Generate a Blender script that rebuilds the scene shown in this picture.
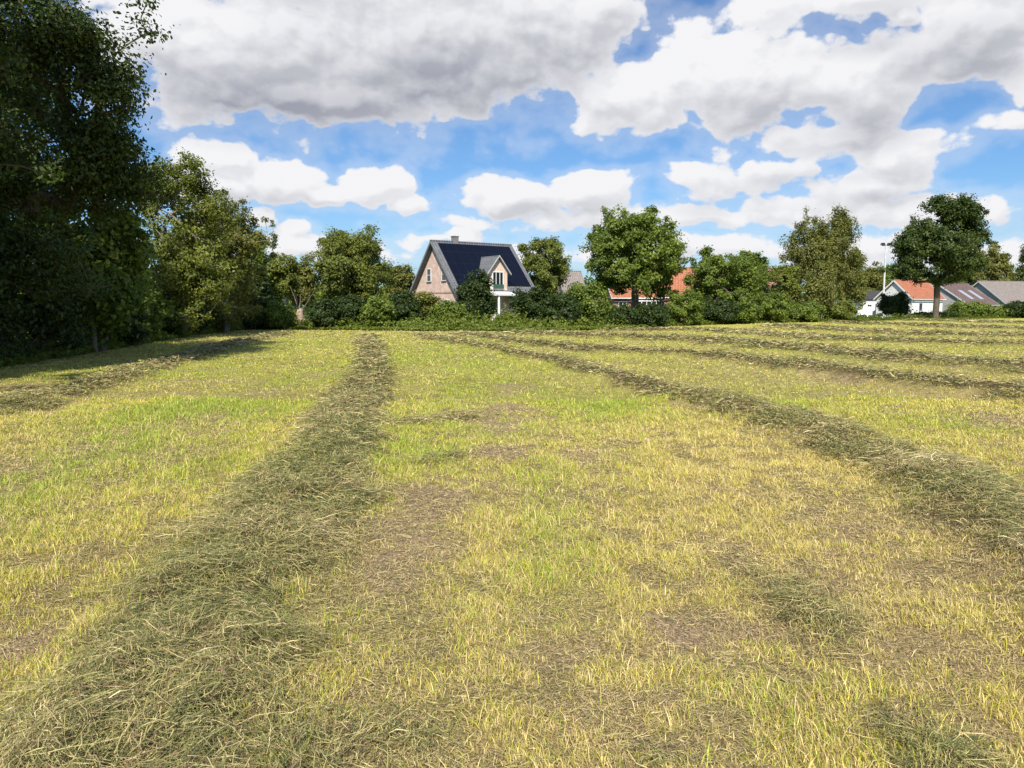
import bpy, math, random
import numpy as np
from mathutils import Vector

for o in list(bpy.data.objects): bpy.data.objects.remove(o)
SC = bpy.context.scene
COL = SC.collection
R = math.radians
F = 759.0                                   # focal length in pixels of a 1024 px wide picture
PITCH = math.atan(77/759.0)
CH = 1.6

# ------------------------------------------------------------------ camera
cam_d = bpy.data.cameras.new('camera'); cam = bpy.data.objects.new('camera', cam_d); COL.objects.link(cam)
cam_d.sensor_width = 36; cam_d.lens = 36*F/1024
cam.location = (0, 0, CH); cam.rotation_euler = (R(90)-PITCH, 0, 0)
cam_d.clip_start = 0.05; cam_d.clip_end = 6000
SC.camera = cam

# ------------------------------------------------------------------ light
SUN_EL, SUN_AZ = 47.0, -7.0                  # azimuth: degrees to the right of straight behind the camera
sun_d = bpy.data.lights.new('sun', 'SUN'); sun = bpy.data.objects.new('sun', sun_d); COL.objects.link(sun)
sun_d.energy = 5.0; sun_d.angle = R(0.53); sun_d.color = (1.0, 0.945, 0.845)
sv = Vector((math.sin(R(SUN_AZ))*math.cos(R(SUN_EL)), -math.cos(R(SUN_AZ))*math.cos(R(SUN_EL)), math.sin(R(SUN_EL))))
sun.rotation_euler = sv.to_track_quat('Z', 'Y').to_euler()
SC.view_settings.view_transform = 'Standard'; SC.view_settings.look = 'None'
SC.view_settings.exposure = 0.40; SC.view_settings.gamma = 1.0; SC.view_settings.use_curve_mapping = False

# ------------------------------------------------------------------ world: clear sky and cumulus laid out by azimuth and elevation
W = bpy.data.worlds.new('World'); SC.world = W; W.use_nodes = True
WT = W.node_tree; WT.nodes.clear()
class NB:
    def __init__(s, t): s.t = t
    def n(s, typ, **k):
        q = s.t.nodes.new(typ)
        for a, b in k.items(): setattr(q, a, b)
        return q
    def put(s, sock, v):
        if v is None: return
        if isinstance(v, bpy.types.NodeSocket): s.t.links.new(v, sock)
        else: sock.default_value = v
    def m(s, op, a, b=None, c=None, clamp=False):
        q = s.n('ShaderNodeMath', operation=op); q.use_clamp = clamp
        s.put(q.inputs[0], a); s.put(q.inputs[1], b)
        if c is not None: s.put(q.inputs[2], c)
        return q.outputs[0]
    def xyz(s, x, y, z):
        q = s.n('ShaderNodeCombineXYZ'); s.put(q.inputs[0], x); s.put(q.inputs[1], y); s.put(q.inputs[2], z); return q.outputs[0]
    def sep(s, v):
        q = s.n('ShaderNodeSeparateXYZ'); s.put(q.inputs[0], v); return q.outputs
    def noise(s, v, scale, detail=4, rough=0.55, lac=2.0, col=False):
        q = s.n('ShaderNodeTexNoise'); s.put(q.inputs['Vector'], v); q.inputs['Scale'].default_value = scale
        q.inputs['Detail'].default_value = detail; q.inputs['Roughness'].default_value = rough; q.inputs['Lacunarity'].default_value = lac
        return q.outputs['Color' if col else 'Fac']
    def mr(s, v, a, b, c=0.0, d=1.0, smooth=True):
        q = s.n('ShaderNodeMapRange'); q.interpolation_type = 'SMOOTHSTEP' if smooth else 'LINEAR'
        s.put(q.inputs[0], v); s.put(q.inputs[1], a); s.put(q.inputs[2], b); s.put(q.inputs[3], c); s.put(q.inputs[4], d); return q.outputs[0]
    def mix(s, f, a, b, blend='MIX'):
        q = s.n('ShaderNodeMix', data_type='RGBA', blend_type=blend); s.put(q.inputs[0], f); s.put(q.inputs[6], a); s.put(q.inputs[7], b); return q.outputs[2]
    def vm(s, op, a, b):
        q = s.n('ShaderNodeVectorMath', operation=op); s.put(q.inputs[0], a); s.put(q.inputs[1], b); return q.outputs[0]

def azel(px, py):
    u, v = (px-512)/F, (384-py)/F
    x, y, z = u, math.cos(PITCH)+v*math.sin(PITCH), -math.sin(PITCH)+v*math.cos(PITCH)
    return math.atan2(x, y), math.atan2(z, math.hypot(x, y))

# cumulus: (px, py, half width, half height, weight) measured on the photograph, turned into directions
CLOUDS = [(250,55,165,80,1.0),(400,40,190,92,1.0),(520,30,135,74,1.0),(310,96,170,36,.95),(600,5,75,38,.9),(150,30,90,62,.9),(380,-30,330,75,1.0),
 (640,95,95,46,1.0),(740,75,120,70,1.0),(850,88,100,52,1.0),(830,140,80,26,.8),(910,60,95,48,.9),(985,30,110,58,.9),(1050,50,80,50,.85),
 (760,10,60,28,.8),(870,0,90,34,1.0),(905,22,34,20,.9),(1000,-20,110,40,1.0),
 (225,165,52,27,1.0),(275,182,60,24,1.0),(375,187,42,21,1.0),(330,195,60,14,.8),(200,190,60,22,.9),
 (290,228,30,13,.65),(255,218,28,14,.7),(415,208,26,12,.7),(510,200,75,22,.95),(590,192,60,24,.95),(610,222,100,18,.85),(470,225,70,10,.5),
 (700,182,60,22,.75),(770,172,55,20,.7),(905,158,62,28,1.0),(860,190,80,20,.7),(800,212,100,18,.7),(700,217,90,14,.65),
 (460,236,26,9,.75),(440,240,70,11,.55),(900,215,110,18,.7),(1000,215,70,16,.4),(1000,125,26,14,.4),(990,255,110,18,.5),(640,248,170,16,.75),(310,247,120,14,.7),(850,246,130,18,.75)]
# shaded undersides of the larger clouds
BELLY = [(300,112,170,38,1.0),(180,95,90,40,.8),(450,88,130,42,.95),(560,50,70,34,.6),(330,70,150,30,.6),(880,132,80,24,.7),(790,118,90,22,.5),(960,62,80,30,.75),(870,45,50,22,.6),(740,108,70,16,.35),(620,20,60,20,.5),(540,212,90,12,.55),(700,205,90,14,.5),(850,205,80,14,.5),(290,203,90,9,.4),(900,180,60,10,.4),(1000,228,70,12,.4),(760,185,60,14,.5)]
def cloud_group():
    g = bpy.data.node_groups.new('cumulus_field', 'ShaderNodeTree')
    g.interface.new_socket('P', in_out='INPUT', socket_type='NodeSocketVector')
    g.interface.new_socket('D', in_out='OUTPUT', socket_type='NodeSocketFloat'); g.interface.new_socket('S', in_out='OUTPUT', socket_type='NodeSocketFloat'); g.interface.new_socket('B', in_out='OUTPUT', socket_type='NodeSocketFloat')
    b = NB(g); i = b.n('NodeGroupInput'); o = b.n('NodeGroupOutput')
    P0 = i.outputs[0]
    wob = b.vm('SUBTRACT', b.noise(P0, 7.0, 3, .6, col=True), (.5, .5, .5))
    P = b.vm('ADD', P0, b.vm('MULTIPLY', wob, (.10, .05, 0)))
    x, y, _ = b.sep(P)
    acc = None
    for (px, py, rw, rh, wt) in CLOUDS:
        a, e = azel(px, py); ra = rw/F*math.cos(a)**2*1.06; re = rh/F*math.cos(a)*1.06
        dx = b.m('DIVIDE', b.m('SUBTRACT', x, a), ra); dy = b.m('DIVIDE', b.m('SUBTRACT', y, e), re)
        r2 = b.m('ADD', b.m('MULTIPLY', dx, dx), b.m('MULTIPLY', dy, dy))
        v = b.m('MULTIPLY', b.m('SUBTRACT', 1.0, b.m('SQRT', r2)), wt)
        acc = v if acc is None else b.m('SMOOTH_MAX', acc, v, .05)
    # elsewhere round the sky: scattered cumulus from noise
    side = b.mr(b.m('ABSOLUTE', x), .72, .95); high = b.mr(y, .46, .6); els = b.m('MAXIMUM', side, high)
    gen = b.m('MULTIPLY', b.m('SUBTRACT', b.noise(P0, 2.2, 3, .5), .53), 3.0)
    acc = b.m('ADD', b.m('MULTIPLY', acc, b.m('SUBTRACT', 1.0, els)), b.m('MULTIPLY', gen, els))
    sc = b.vm('MULTIPLY', P0, (1.0, 1.45, 1.0))
    n1 = b.m('SUBTRACT', b.noise(sc, 11.0, 9, .60), .5); 
    n2 = b.m('SUBTRACT', b.noise(sc, 34.0, 6, .65), .5)
    vo = b.n('ShaderNodeTexVoronoi'); vo.feature = 'SMOOTH_F1'; vo.voronoi_dimensions = '2D'; b.put(vo.inputs['Vector'], b.vm('ADD', sc, b.vm('MULTIPLY', wob, (.05, .05, 0))))
    vo.inputs['Scale'].default_value = 13; vo.inputs['Detail'].default_value = 2.6; vo.inputs['Roughness'].default_value = .55; vo.inputs['Lacunarity'].default_value = 2.1; vo.inputs['Smoothness'].default_value = .6
    puff = b.m('MULTIPLY', b.m('SUBTRACT', .70, vo.outputs['Distance']), .50)
    d = b.m('ADD', b.m('ADD', acc, puff), b.m('ADD', b.m('MULTIPLY', n1, .85), b.m('MULTIPLY', n2, .26)))
    g.links.new(d, o.inputs[0]); g.links.new(b.m('ADD', acc, b.m('MULTIPLY', n1, .5)), o.inputs[1])
    bel = None
    for (px, py, rw, rh, wt) in BELLY:
        a, e = azel(px, py); ra = rw/F*math.cos(a)**2; re = rh/F*math.cos(a)
        dx = b.m('DIVIDE', b.m('SUBTRACT', x, a), ra); dy = b.m('DIVIDE', b.m('SUBTRACT', y, e), re)
        v = b.m('MULTIPLY', b.m('EXPONENT', b.m('MULTIPLY', b.m('ADD', b.m('MULTIPLY', dx, dx), b.m('MULTIPLY', dy, dy)), -1.0)), wt)
        bel = v if bel is None else b.m('MAXIMUM', bel, v)
    g.links.new(bel, o.inputs[2]); return g
CG = cloud_group()
b = NB(WT)
tc = b.n('ShaderNodeTexCoord').outputs['Generated']
vx, vy, vz = b.sep(tc)
az = b.m('ARCTAN2', vx, vy); el = b.m('ARCSINE', vz)
def dens(daz, de):
    q = b.n('ShaderNodeGroup'); q.node_tree = CG
    b.put(q.inputs[0], b.xyz(b.m('ADD', az, daz), b.m('ADD', el, de), 0.0)); return q.outputs
o0 = dens(0, 0); d0 = o0[0]; d1 = dens(-.007, .012)[0]; d2 = dens(-.002, .045)[1]
alpha = b.mr(d0, .07, .27)
thin = b.mr(d0, -.30, .12, 0, .25)                                # veil round the clouds
alpha = b.m('MAXIMUM', alpha, thin)
alpha = b.m('MULTIPLY', alpha, b.mr(el, -.01, .03))
relief = b.mr(b.m('SUBTRACT', d1, d0), -.2, .24, -.16, .20, smooth=False)     # puffs: the side turned from the sun is greyer
under = b.mr(d2, .15, .85, 0, .20)
dark = b.m('ADD', b.m('ADD', b.m('MULTIPLY', o0[2], .62), relief), under)
dark = b.m('MULTIPLY', b.m('MINIMUM', b.m('MAXIMUM', dark, 0.0), 1.0), b.mr(d0, .05, .45, .35, 1.0))
ccol = b.mix(dark, (7.3, 7.3, 7.5, 1), (2.75, 2.88, 3.4, 1))
sky = b.n('ShaderNodeTexSky'); sky.sky_type = 'NISHITA'; sky.sun_disc = False
sky.sun_elevation = R(SUN_EL); sky.sun_rotation = math.atan2(sv.x, sv.y); sky.altitude = 20; sky.air_density = 1.0; sky.dust_density = .6; sky.ozone_density = 2.2
haze_low = b.mr(el, 0.0, .16, .45, 0)
skc = b.mix(1.0, sky.outputs[0], (.58, .82, 1.06, 1), 'MULTIPLY')
skc = b.mix(haze_low, skc, (4.2, 5.6, 7.2, 1))
fin = b.mix(alpha, skc, ccol)
bg = b.n('ShaderNodeBackground'); bg.inputs['Strength'].default_value = .095
WT.links.new(fin, bg.inputs['Color'])
wo = b.n('ShaderNodeOutputWorld'); WT.links.new(bg.outputs[0], wo.inputs[0])
W.cycles.sampling_method = 'MANUAL'; W.cycles.sample_map_resolution = 512

# ------------------------------------------------------------------ helpers
rng = np.random.default_rng(7)
def unproj(px, py):                            # point of flat ground seen at a pixel
    u, v = (px-512)/F, (384-py)/F
    y, z = math.cos(PITCH)+v*math.sin(PITCH), -math.sin(PITCH)+v*math.cos(PITCH)
    t = -CH/z
    return u*t, y*t
def at(px, py, Y):                             # X and Z of something at depth Y
    u, v = (px-512)/F, (384-py)/F
    y, z = math.cos(PITCH)+v*math.sin(PITCH), -math.sin(PITCH)+v*math.cos(PITCH)
    return u/y*Y, CH+z/y*Y
def ax(px, Y): return at(px, 307, Y)[0]
def az_(py, Y): return at(512, py, Y)[1]

def tag(o, label=None, cat=None, group=None, kind=None):
    if label: o['label'] = label
    if cat: o['category'] = cat
    if group: o['group'] = group
    if kind: o['kind'] = kind
    return o
def empty(name, loc, rz=0, label=None, cat=None, group=None):
    o = bpy.data.objects.new(name, None); COL.objects.link(o); o.location = loc; o.rotation_euler = (0, 0, rz)
    o.empty_display_size = .3
    return tag(o, label, cat, group)
def link(name, me, mat, parent=None, loc=None):
    o = bpy.data.objects.new(name, me); COL.objects.link(o)
    if mat is not None and len(me.materials) == 0: me.materials.append(mat)
    if parent: o.parent = parent
    if loc is not None: o.location = loc
    return o
def np_mesh(name, V, faces, attrs=None, colors=None, smooth=False):
    """V (n,3); faces: list of (m,k) index arrays; attrs: {name: per-face floats}; colors: per-face rgb"""
    me = bpy.data.meshes.new(name)
    V = np.asarray(V, np.float32); faces = [np.asarray(f, np.int32) for f in faces if len(f)]
    me.vertices.add(len(V)); me.vertices.foreach_set('co', V.ravel())
    li = np.concatenate([f.ravel() for f in faces]); tot = np.concatenate([np.full(len(f), f.shape[1], np.int32) for f in faces])
    st = np.concatenate([[0], np.cumsum(tot)[:-1]]).astype(np.int32)
    me.loops.add(len(li)); me.loops.foreach_set('vertex_index', li)
    me.polygons.add(len(tot)); me.polygons.foreach_set('loop_start', st); me.polygons.foreach_set('loop_total', tot)
    me.polygons.foreach_set('use_smooth', np.full(len(tot), smooth, bool))
    if attrs:
        for k, v in attrs.items():
            a = me.attributes.new(k, 'FLOAT', 'FACE'); a.data.foreach_set('value', np.asarray(v, np.float32))
    if colors is not None:
        a = me.attributes.new('Col', 'FLOAT_COLOR', 'FACE'); c = np.ones((len(colors), 4), np.float32); c[:, :3] = colors
        a.data.foreach_set('color', c.ravel())
    me.update(calc_edges=True)
    return me

def vnoise(x, y, seed=0):
    xi, yi = np.floor(x).astype(np.int64), np.floor(y).astype(np.int64); fx, fy = x-xi, y-yi
    fx, fy = fx*fx*(3-2*fx), fy*fy*(3-2*fy)
    def h(a, c):
        n = (a*374761393 + c*668265263 + seed*1442695041) & 0xffffffff
        n = ((n ^ (n >> 13))*1274126177) & 0xffffffff
        return ((n ^ (n >> 16)) & 0xffff)/65535.0
    return (h(xi, yi)*(1-fx)+h(xi+1, yi)*fx)*(1-fy)+(h(xi, yi+1)*(1-fx)+h(xi+1, yi+1)*fx)*fy
def fbm(x, y, seed=0, o=4):
    s, a, t = 0, 1, 0
    for k in range(o): s = s+a*vnoise(x*2**k+k*17.3, y*2**k-k*9.1, seed+k); t += a; a *= .5
    return s/t
def sstep(a, b_, x):
    t = np.clip((x-a)/(b_-a), 0, 1); return t*t*(3-2*t)
def dist_poly(x, y, pts):
    best = np.full(x.shape, 1e9); side = np.zeros(x.shape)
    for (x0, y0), (x1, y1) in zip(pts[:-1], pts[1:]):
        dx, dy = x1-x0, y1-y0; L2 = dx*dx+dy*dy
        t = np.clip(((x-x0)*dx+(y-y0)*dy)/L2, 0, 1)
        best = np.minimum(best, np.hypot(x-x0-t*dx, y-y0-t*dy))
    return best

# ------------------------------------------------------------------ the field: windrows, bare soil, fresh green
ROWPX = [([(-330,470),(-120,425),(0,409),(78,392),(131,374),(187,358),(237,343),(285,333)], .65, .07),
         ([(100,860),(150,700),(225,600),(290,520),(336,440),(372,377),(371,350),(368,336)], .55, .10),
         ([(1290,760),(1160,640),(1024,530),(900,465),(782,424),(712,405),(650,388),(594,373),(541,359),(478,346),(419,336)], .52, .12),
         ([(1180,420),(1023,397),(954,388),(860,377),(798,368),(715,358),(665,356),(587,351),(525,344),(462,335)], .85, .16),
         ([(1180,382),(1016,368),(891,358),(798,350),(704,341),(587,337),(520,334)], 1.4, .15),
         ([(1200,352),(1023,346),(829,340),(704,330.5),(620,331)], 1.5, .13),
         ([(1200,340),(1023,337),(891,334),(782,326.5)], 1.8, .13),
         ([(1200,332),(1023,329.5),(845,323.5)], 2.2, .13),
         ([(1200,325),(1023,323.5),(923,320.6)], 2.4, .13)]
ROWS = [([unproj(*p) for p in pts], w, h) for pts, w, h in ROWPX]
WISP = [([unproj(*p) for p in [(760,560),(800,600),(835,640),(880,700),(930,760)]], .16), ([unproj(*p) for p in [(400,470),(470,455),(540,470)]], .10),
        ([unproj(*p) for p in [(350,430),(430,420),(480,415)]], .25), ([unproj(*p) for p in [(0,740),(120,760),(300,790)]], .35), ([unproj(*p) for p in [(560,800),(640,770)]], .15)]
BAREPX = [(425,520,42,50,.75),(400,575,40,25,.7),(505,415,38,32,.75),(225,415,40,10,.9),(130,440,75,12,.8),(30,470,60,14,.7),(20,640,40,25,.9),(700,640,60,30,.45),
          (640,720,90,40,.5),(730,560,60,25,.4),(600,470,60,25,.4),(960,420,60,12,.5),(460,470,30,20,.5),(560,640,50,40,.45),(850,380,60,8,.3),(980,720,50,40,.6)]
GREENPX = [(540,500,45,65,1.0),(470,380,60,40,.9),(560,380,70,20,.7),(300,380,55,45,.9),(160,372,120,12,.8),(600,400,90,22,.8),(120,470,120,30,.45),(450,350,70,12,.9),(760,395,120,14,.6),(900,420,90,14,.4),(290,345,60,12,.9),(420,730,60,40,.5),(760,690,110,60,.35)]
def pxblobs(lst):
    out = []
    for (px, py, rw, rh, wt) in lst:
        x, y = unproj(px, py); xr = rw/F*math.hypot(y, CH); y0 = unproj(px, py+rh)[1]; y1 = unproj(px, max(py-rh, 322))[1]
        out.append((x, y, xr, (y1-y0)/2, wt))
    return out
BARE, GREEN = pxblobs(BAREPX), pxblobs(GREENPX)
def blobs(x, y, lst):
    s = np.zeros(x.shape)
    for (a, c, ra, rc, wt) in lst: s = np.maximum(s, wt*np.exp(-((x-a)/ra)**2-((y-c)/rc)**2))
    return s
EDGEPX = [(-500,420),(-100,391),(0,374),(60,360),(140,345),(200,334.5),(247,329),(300,330),(440,331),(560,331),(660,326.5),(760,323),(860,321),(1023,318),(1200,316),(1500,316)]
EDGE = [unproj(*p) for p in EDGEPX]
ex = np.array([p[0] for p in EDGE]); ey = np.array([p[1] for p in EDGE])
def inside(x, y):                               # 1 inside the mown field, 0 beyond its edge
    left = x > (-9.6-.195*y)
    far = y < np.interp(x, ex[7:], ey[7:])
    return left & far
def hay(x, y):
    jit = (fbm(x*.7, y*.7, 31, 3)-.5)*.55+(fbm(x*2.7, y*2.7, 33, 3)-.5)*.75
    s = np.zeros(x.shape); hgt = np.zeros(x.shape)
    for pts, w, h in ROWS:
        d = dist_poly(x, y, pts)
        ww = w*(1+1.1*jit)
        k = 1-sstep(.45, 1.25, d/ww)
        s = np.maximum(s, k); hgt = np.maximum(hgt, h*np.clip(1-(d/w/1.25)**2, 0, 1)*(.25+.7*fbm(x*1.5, y*1.5, 5, 3)+.9*fbm(x*4.5, y*4.5, 15, 2)))
    n = fbm(x*1.3, y*1.3, 77, 3)
    for pts, w in WISP:
        d = dist_poly(x, y, pts); k = (1-sstep(.2, 1.9, d/w))*.6*sstep(.3, .6, n); s = np.maximum(s, k); hgt = np.maximum(hgt, .03*k)
    return s, hgt
def bare(x, y):
    n = fbm(x*1.1+3, y*1.1, 11, 4)
    tr = fbm(x*.35+y*.06, y*.05, 19, 3)
    return np.clip(blobs(x, y, BARE)*sstep(.25, .6, n)*1.5 + sstep(.56, .74, n)*.45 + sstep(.6, .75, tr)*.15, 0, 1)
def green(x, y):
    n = fbm(x*.9, y*.5+8, 23, 4)
    return np.clip(blobs(x, y, GREEN)*(.4+n) + sstep(.5, .8, n)*.35, 0, 1)
def ground_z(x, y, hh=None):
    if hh is None: hh = hay(x, y)[1]
    far = sstep(0, 140, y)
    return hh + .045*(fbm(x*.55, y*.55, 3, 3)-.5)*2 + .030*(fbm(x*3.1, y*3.1, 9, 3)-.5)*2*(1-sstep(12, 40, y)) + .022*(fbm(x*9, y*9, 29, 2)-.5)*(1-sstep(8, 16, y))

def axis(lo, hi, near, fine, grow):
    v = [0.0]; s = fine
    while v[-1] < hi: 
        if v[-1] > near: s *= grow
        v.append(v[-1]+s)
    u = [0.0]; s = fine
    while u[-1] < -lo:
        if u[-1] > near: s *= grow
        u.append(u[-1]+s)
    return np.array([-q for q in u[:0:-1]]+v)
gx = axis(-1800, 1800, 7, .07, 1.022); gy = np.concatenate([axis(-60, 0, 0, .5, 1.2)[:-1]-.0, axis(0, 2500, 14, .07, 1.022)])
gy = np.unique(np.round(gy, 4))
GX, GY = np.meshgrid(gx, gy); X, Y = GX.ravel(), GY.ravel()
hs, hh = hay(X, Y); Z = ground_z(X, Y, hh)
Z = Z*(1-sstep(130, 200, np.hypot(X, Y)))
nx, ny = len(gx), len(gy)
I = (np.arange(ny-1)[:, None]*nx+np.arange(nx-1)[None, :]).ravel()
quad = np.stack([I, I+1, I+nx+1, I+nx], 1)
bm_, gm_, ins = bare(X, Y), green(X, Y), inside(X, Y)
def mixc(a, c, t): return a*(1-t[:, None])+np.array(c)[None, :]*t[:, None]
gc = np.tile(np.array([.46, .35, .15]), (len(X), 1))
gc = mixc(gc, (.40, .40, .085), np.clip(gm_*.8+.85*sstep(8, 28, Y), 0, 1))
gc = mixc(gc, (.50, .35, .22), bm_*.8)
gc = mixc(gc, (.17, .13, .055), hs)  # ground darkened under the hay, imitating shadow between the strands
gc[~ins] = (.075, .11, .03)
me = np_mesh('field', np.stack([X, Y, Z], 1), [quad], smooth=True)
a = me.attributes.new('Col', 'FLOAT_COLOR', 'POINT'); cc = np.ones((len(X), 4), np.float32); cc[:, :3] = gc; a.data.foreach_set('color', cc.ravel())

def newmat(name):
    m = bpy.data.materials.new(name); m.use_nodes = True; m.node_tree.nodes.clear(); q = NB(m.node_tree)
    out = q.n('ShaderNodeOutputMaterial'); return m, q, out
def bsdf(q, col, rough=.8, spec=.3, metal=0, bump=None):
    p = q.n('ShaderNodeBsdfPrincipled'); q.put(p.inputs['Base Color'], col); q.put(p.inputs['Roughness'], rough)
    p.inputs['Specular IOR Level'].default_value = spec; p.inputs['Metallic'].default_value = metal
    if bump is not None:
        bn = q.n('ShaderNodeBump'); bn.inputs['Strength'].default_value = bump[1]; bn.inputs['Distance'].default_value = bump[2]; q.put(bn.inputs['Height'], bump[0])
        q.t.links.new(bn.outputs[0], p.inputs['Normal'])
    return p
def m_field():
    m, q, out = newmat('soil_and_thatch')
    at_ = q.n('ShaderNodeAttribute', attribute_name='Col').outputs['Color']; pos = q.n('ShaderNodeNewGeometry').outputs['Position']
    n1 = q.noise(pos, 28, 6, .7); n2 = q.noise(q.vm('MULTIPLY', pos, (1, .6, 1)), 140, 3, .6); n3 = q.noise(pos, .35, 4, .6)
    n4 = q.noise(pos, 75, 4, .75); f = q.m('MULTIPLY', q.m('MULTIPLY', q.mr(n1, .28, .72, .6, 1.4), q.mr(n4, .33, .67, .5, 1.55)), q.mr(n2, .25, .75, .6, 1.4)); f = q.m('MULTIPLY', f, q.mr(n3, .3, .7, .86, 1.12))
    c = q.vm('MULTIPLY', at_, q.xyz(f, f, f))
    p = bsdf(q, c, .95, .1, bump=(q.m('ADD', q.m('ADD', n1, n4), n2), 1.0, .03)); m.node_tree.links.new(p.outputs[0], out.inputs[0]); return m
tag(link('field', me, m_field()), 'mown hay meadow with stubble and brown soil patches', 'field', kind='structure')

def m_blade(name, trans=.3, rough=.6, spec=.25):
    m, q, out = newmat(name)
    c = q.n('ShaderNodeAttribute', attribute_name='Col').outputs['Color']
    p = bsdf(q, c, rough, spec); t = q.n('ShaderNodeBsdfTranslucent'); q.put(t.inputs[0], c)
    mx = q.n('ShaderNodeMixShader'); mx.inputs[0].default_value = trans
    m.node_tree.links.new(p.outputs[0], mx.inputs[1]); m.node_tree.links.new(t.outputs[0], mx.inputs[2]); m.node_tree.links.new(mx.outputs[0], out.inputs[0]); return m
MB_ = m_blade('grass_blade'); MH = m_blade('dry_grass', .12, .55, .3)

def sample_field(n, y0, y1, p, xm=1.35):
    """random points whose density falls as Y^-p, across the view and a margin beside it"""
    u = rng.random(n); e = 2-p
    y = (y0**e+u*(y1**e-y0**e))**(1/e)
    x = (rng.random(n)-.5)*(xm*1.25*y+3.0)
    return x, y
def stubble(n, y0, y1, p):
    nt = n//4
    tx, ty = sample_field(nt, y0, y1, p)
    k = 4
    x = (tx[:, None]+rng.normal(0, .016, (nt, k))*np.maximum(1, ty/7)[:, None]).ravel(); y = (ty[:, None]+rng.normal(0, .016, (nt, k))*np.maximum(1, ty/7)[:, None]).ravel()
    tf = np.repeat(rng.random(nt), k)
    h_, hz = hay(x, y); br = bare(x, y); g = green(x, y)
    keep = (rng.random(len(x)) > h_*.82) & (rng.random(len(x)) > br*.93) & inside(x, y)
    clump = fbm(x*5, y*5, 41, 3); mid_ = fbm(x*2.1, y*1.6, 43, 3); keep &= rng.random(len(x)) < (.18+1.3*sstep(.36, .60, clump))*(.45+.9*sstep(.35, .6, mid_))
    x, y, tf, hz, br, g, clump = [v[keep] for v in (x, y, tf, hz, br, g, clump)]
    n = len(x)
    H = (.014+.034*rng.random(n)**1.6)*(1+.9*g*rng.random(n))*(.6+.8*clump)*(1-.4*br); H *= np.where(tf > .95, 1.9, 1)
    w = np.maximum(.0019+.0026*rng.random(n), .0007*y)
    z = ground_z(x, y, hz)-.004
    an = rng.random(n)*6.283; lean = rng.random(n)**1.3*1.15*H+.1*H; la = rng.random(n)*6.283
    # wheels and mower combed it slightly towards the far left
    lx, ly = np.cos(la)*lean-.12*H, np.sin(la)*lean+.2*H
    sx, sy = np.cos(an)*w/2, np.sin(an)*w/2
    V = np.empty((n, 5, 3)); 
    V[:, 0] = np.stack([x-sx, y-sy, z], 1); V[:, 1] = np.stack([x+sx, y+sy, z], 1)
    V[:, 2] = np.stack([x+sx*.85+lx*.35, y+sy*.85+ly*.35, z+H*.6], 1); V[:, 3] = np.stack([x-sx*.85+lx*.35, y-sy*.85+ly*.35, z+H*.6], 1)
    cut = rng.random(n) < .5
    V[:, 4] = np.stack([x+lx+sx*.3, y+ly+sy*.3, z+H], 1)
    b0 = np.arange(n)[:, None]*5
    q4 = b0+np.array([[0, 1, 2, 3]]); t3 = b0+np.array([[3, 2, 4]])
    # colour of each blade: straw, yellow green, or fresh green
    r = rng.random(n); straw = np.array([.76, .61, .27]); yel = np.array([.60, .55, .08]); gr = np.array([.37, .46, .06]); dead = np.array([.36, .25, .14])
    big = fbm(x*.4+5, y*.25, 55, 3)
    pg = np.clip(.10+.72*g**1.2+.35*(big-.5), 0, 1); ps = np.clip(.50-.42*g+.25*br-.4*(big-.5)-.30*sstep(7, 26, y), .10, 1)
    c = np.where((r < pg)[:, None], gr, np.where((r < pg+ps)[:, None], straw, yel)); c = np.where((rng.random(n) < (.07+.12*br)*(1-.5*sstep(8, 26, y)))[:, None], dead, c)
    c = c*(.60+.75*rng.random(n))[:, None]*(.9+.2*np.repeat(tf[:1], n))[:, None]*(.8+.4*tf)[:, None]
    return V.reshape(-1, 3), q4, t3, c
parts = [stubble(1700000, 1.9, 13, 1.0), stubble(700000, 13, 135, 1.62)]
Vs, Q, T, Cq = [], [], [], []; off = 0
for V, q4, t3, c in parts: Vs.append(V); Q.append(q4+off); T.append(t3+off); Cq.append(c); off += len(V)
c = np.concatenate(Cq)
tag(link('stubble_grass', np_mesh('stubble_grass', np.concatenate(Vs), [np.concatenate(Q), np.concatenate(T)], colors=np.concatenate([c, c])), MB_), 'short yellow green stubble left standing after mowing', 'grass', kind='stuff')

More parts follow.
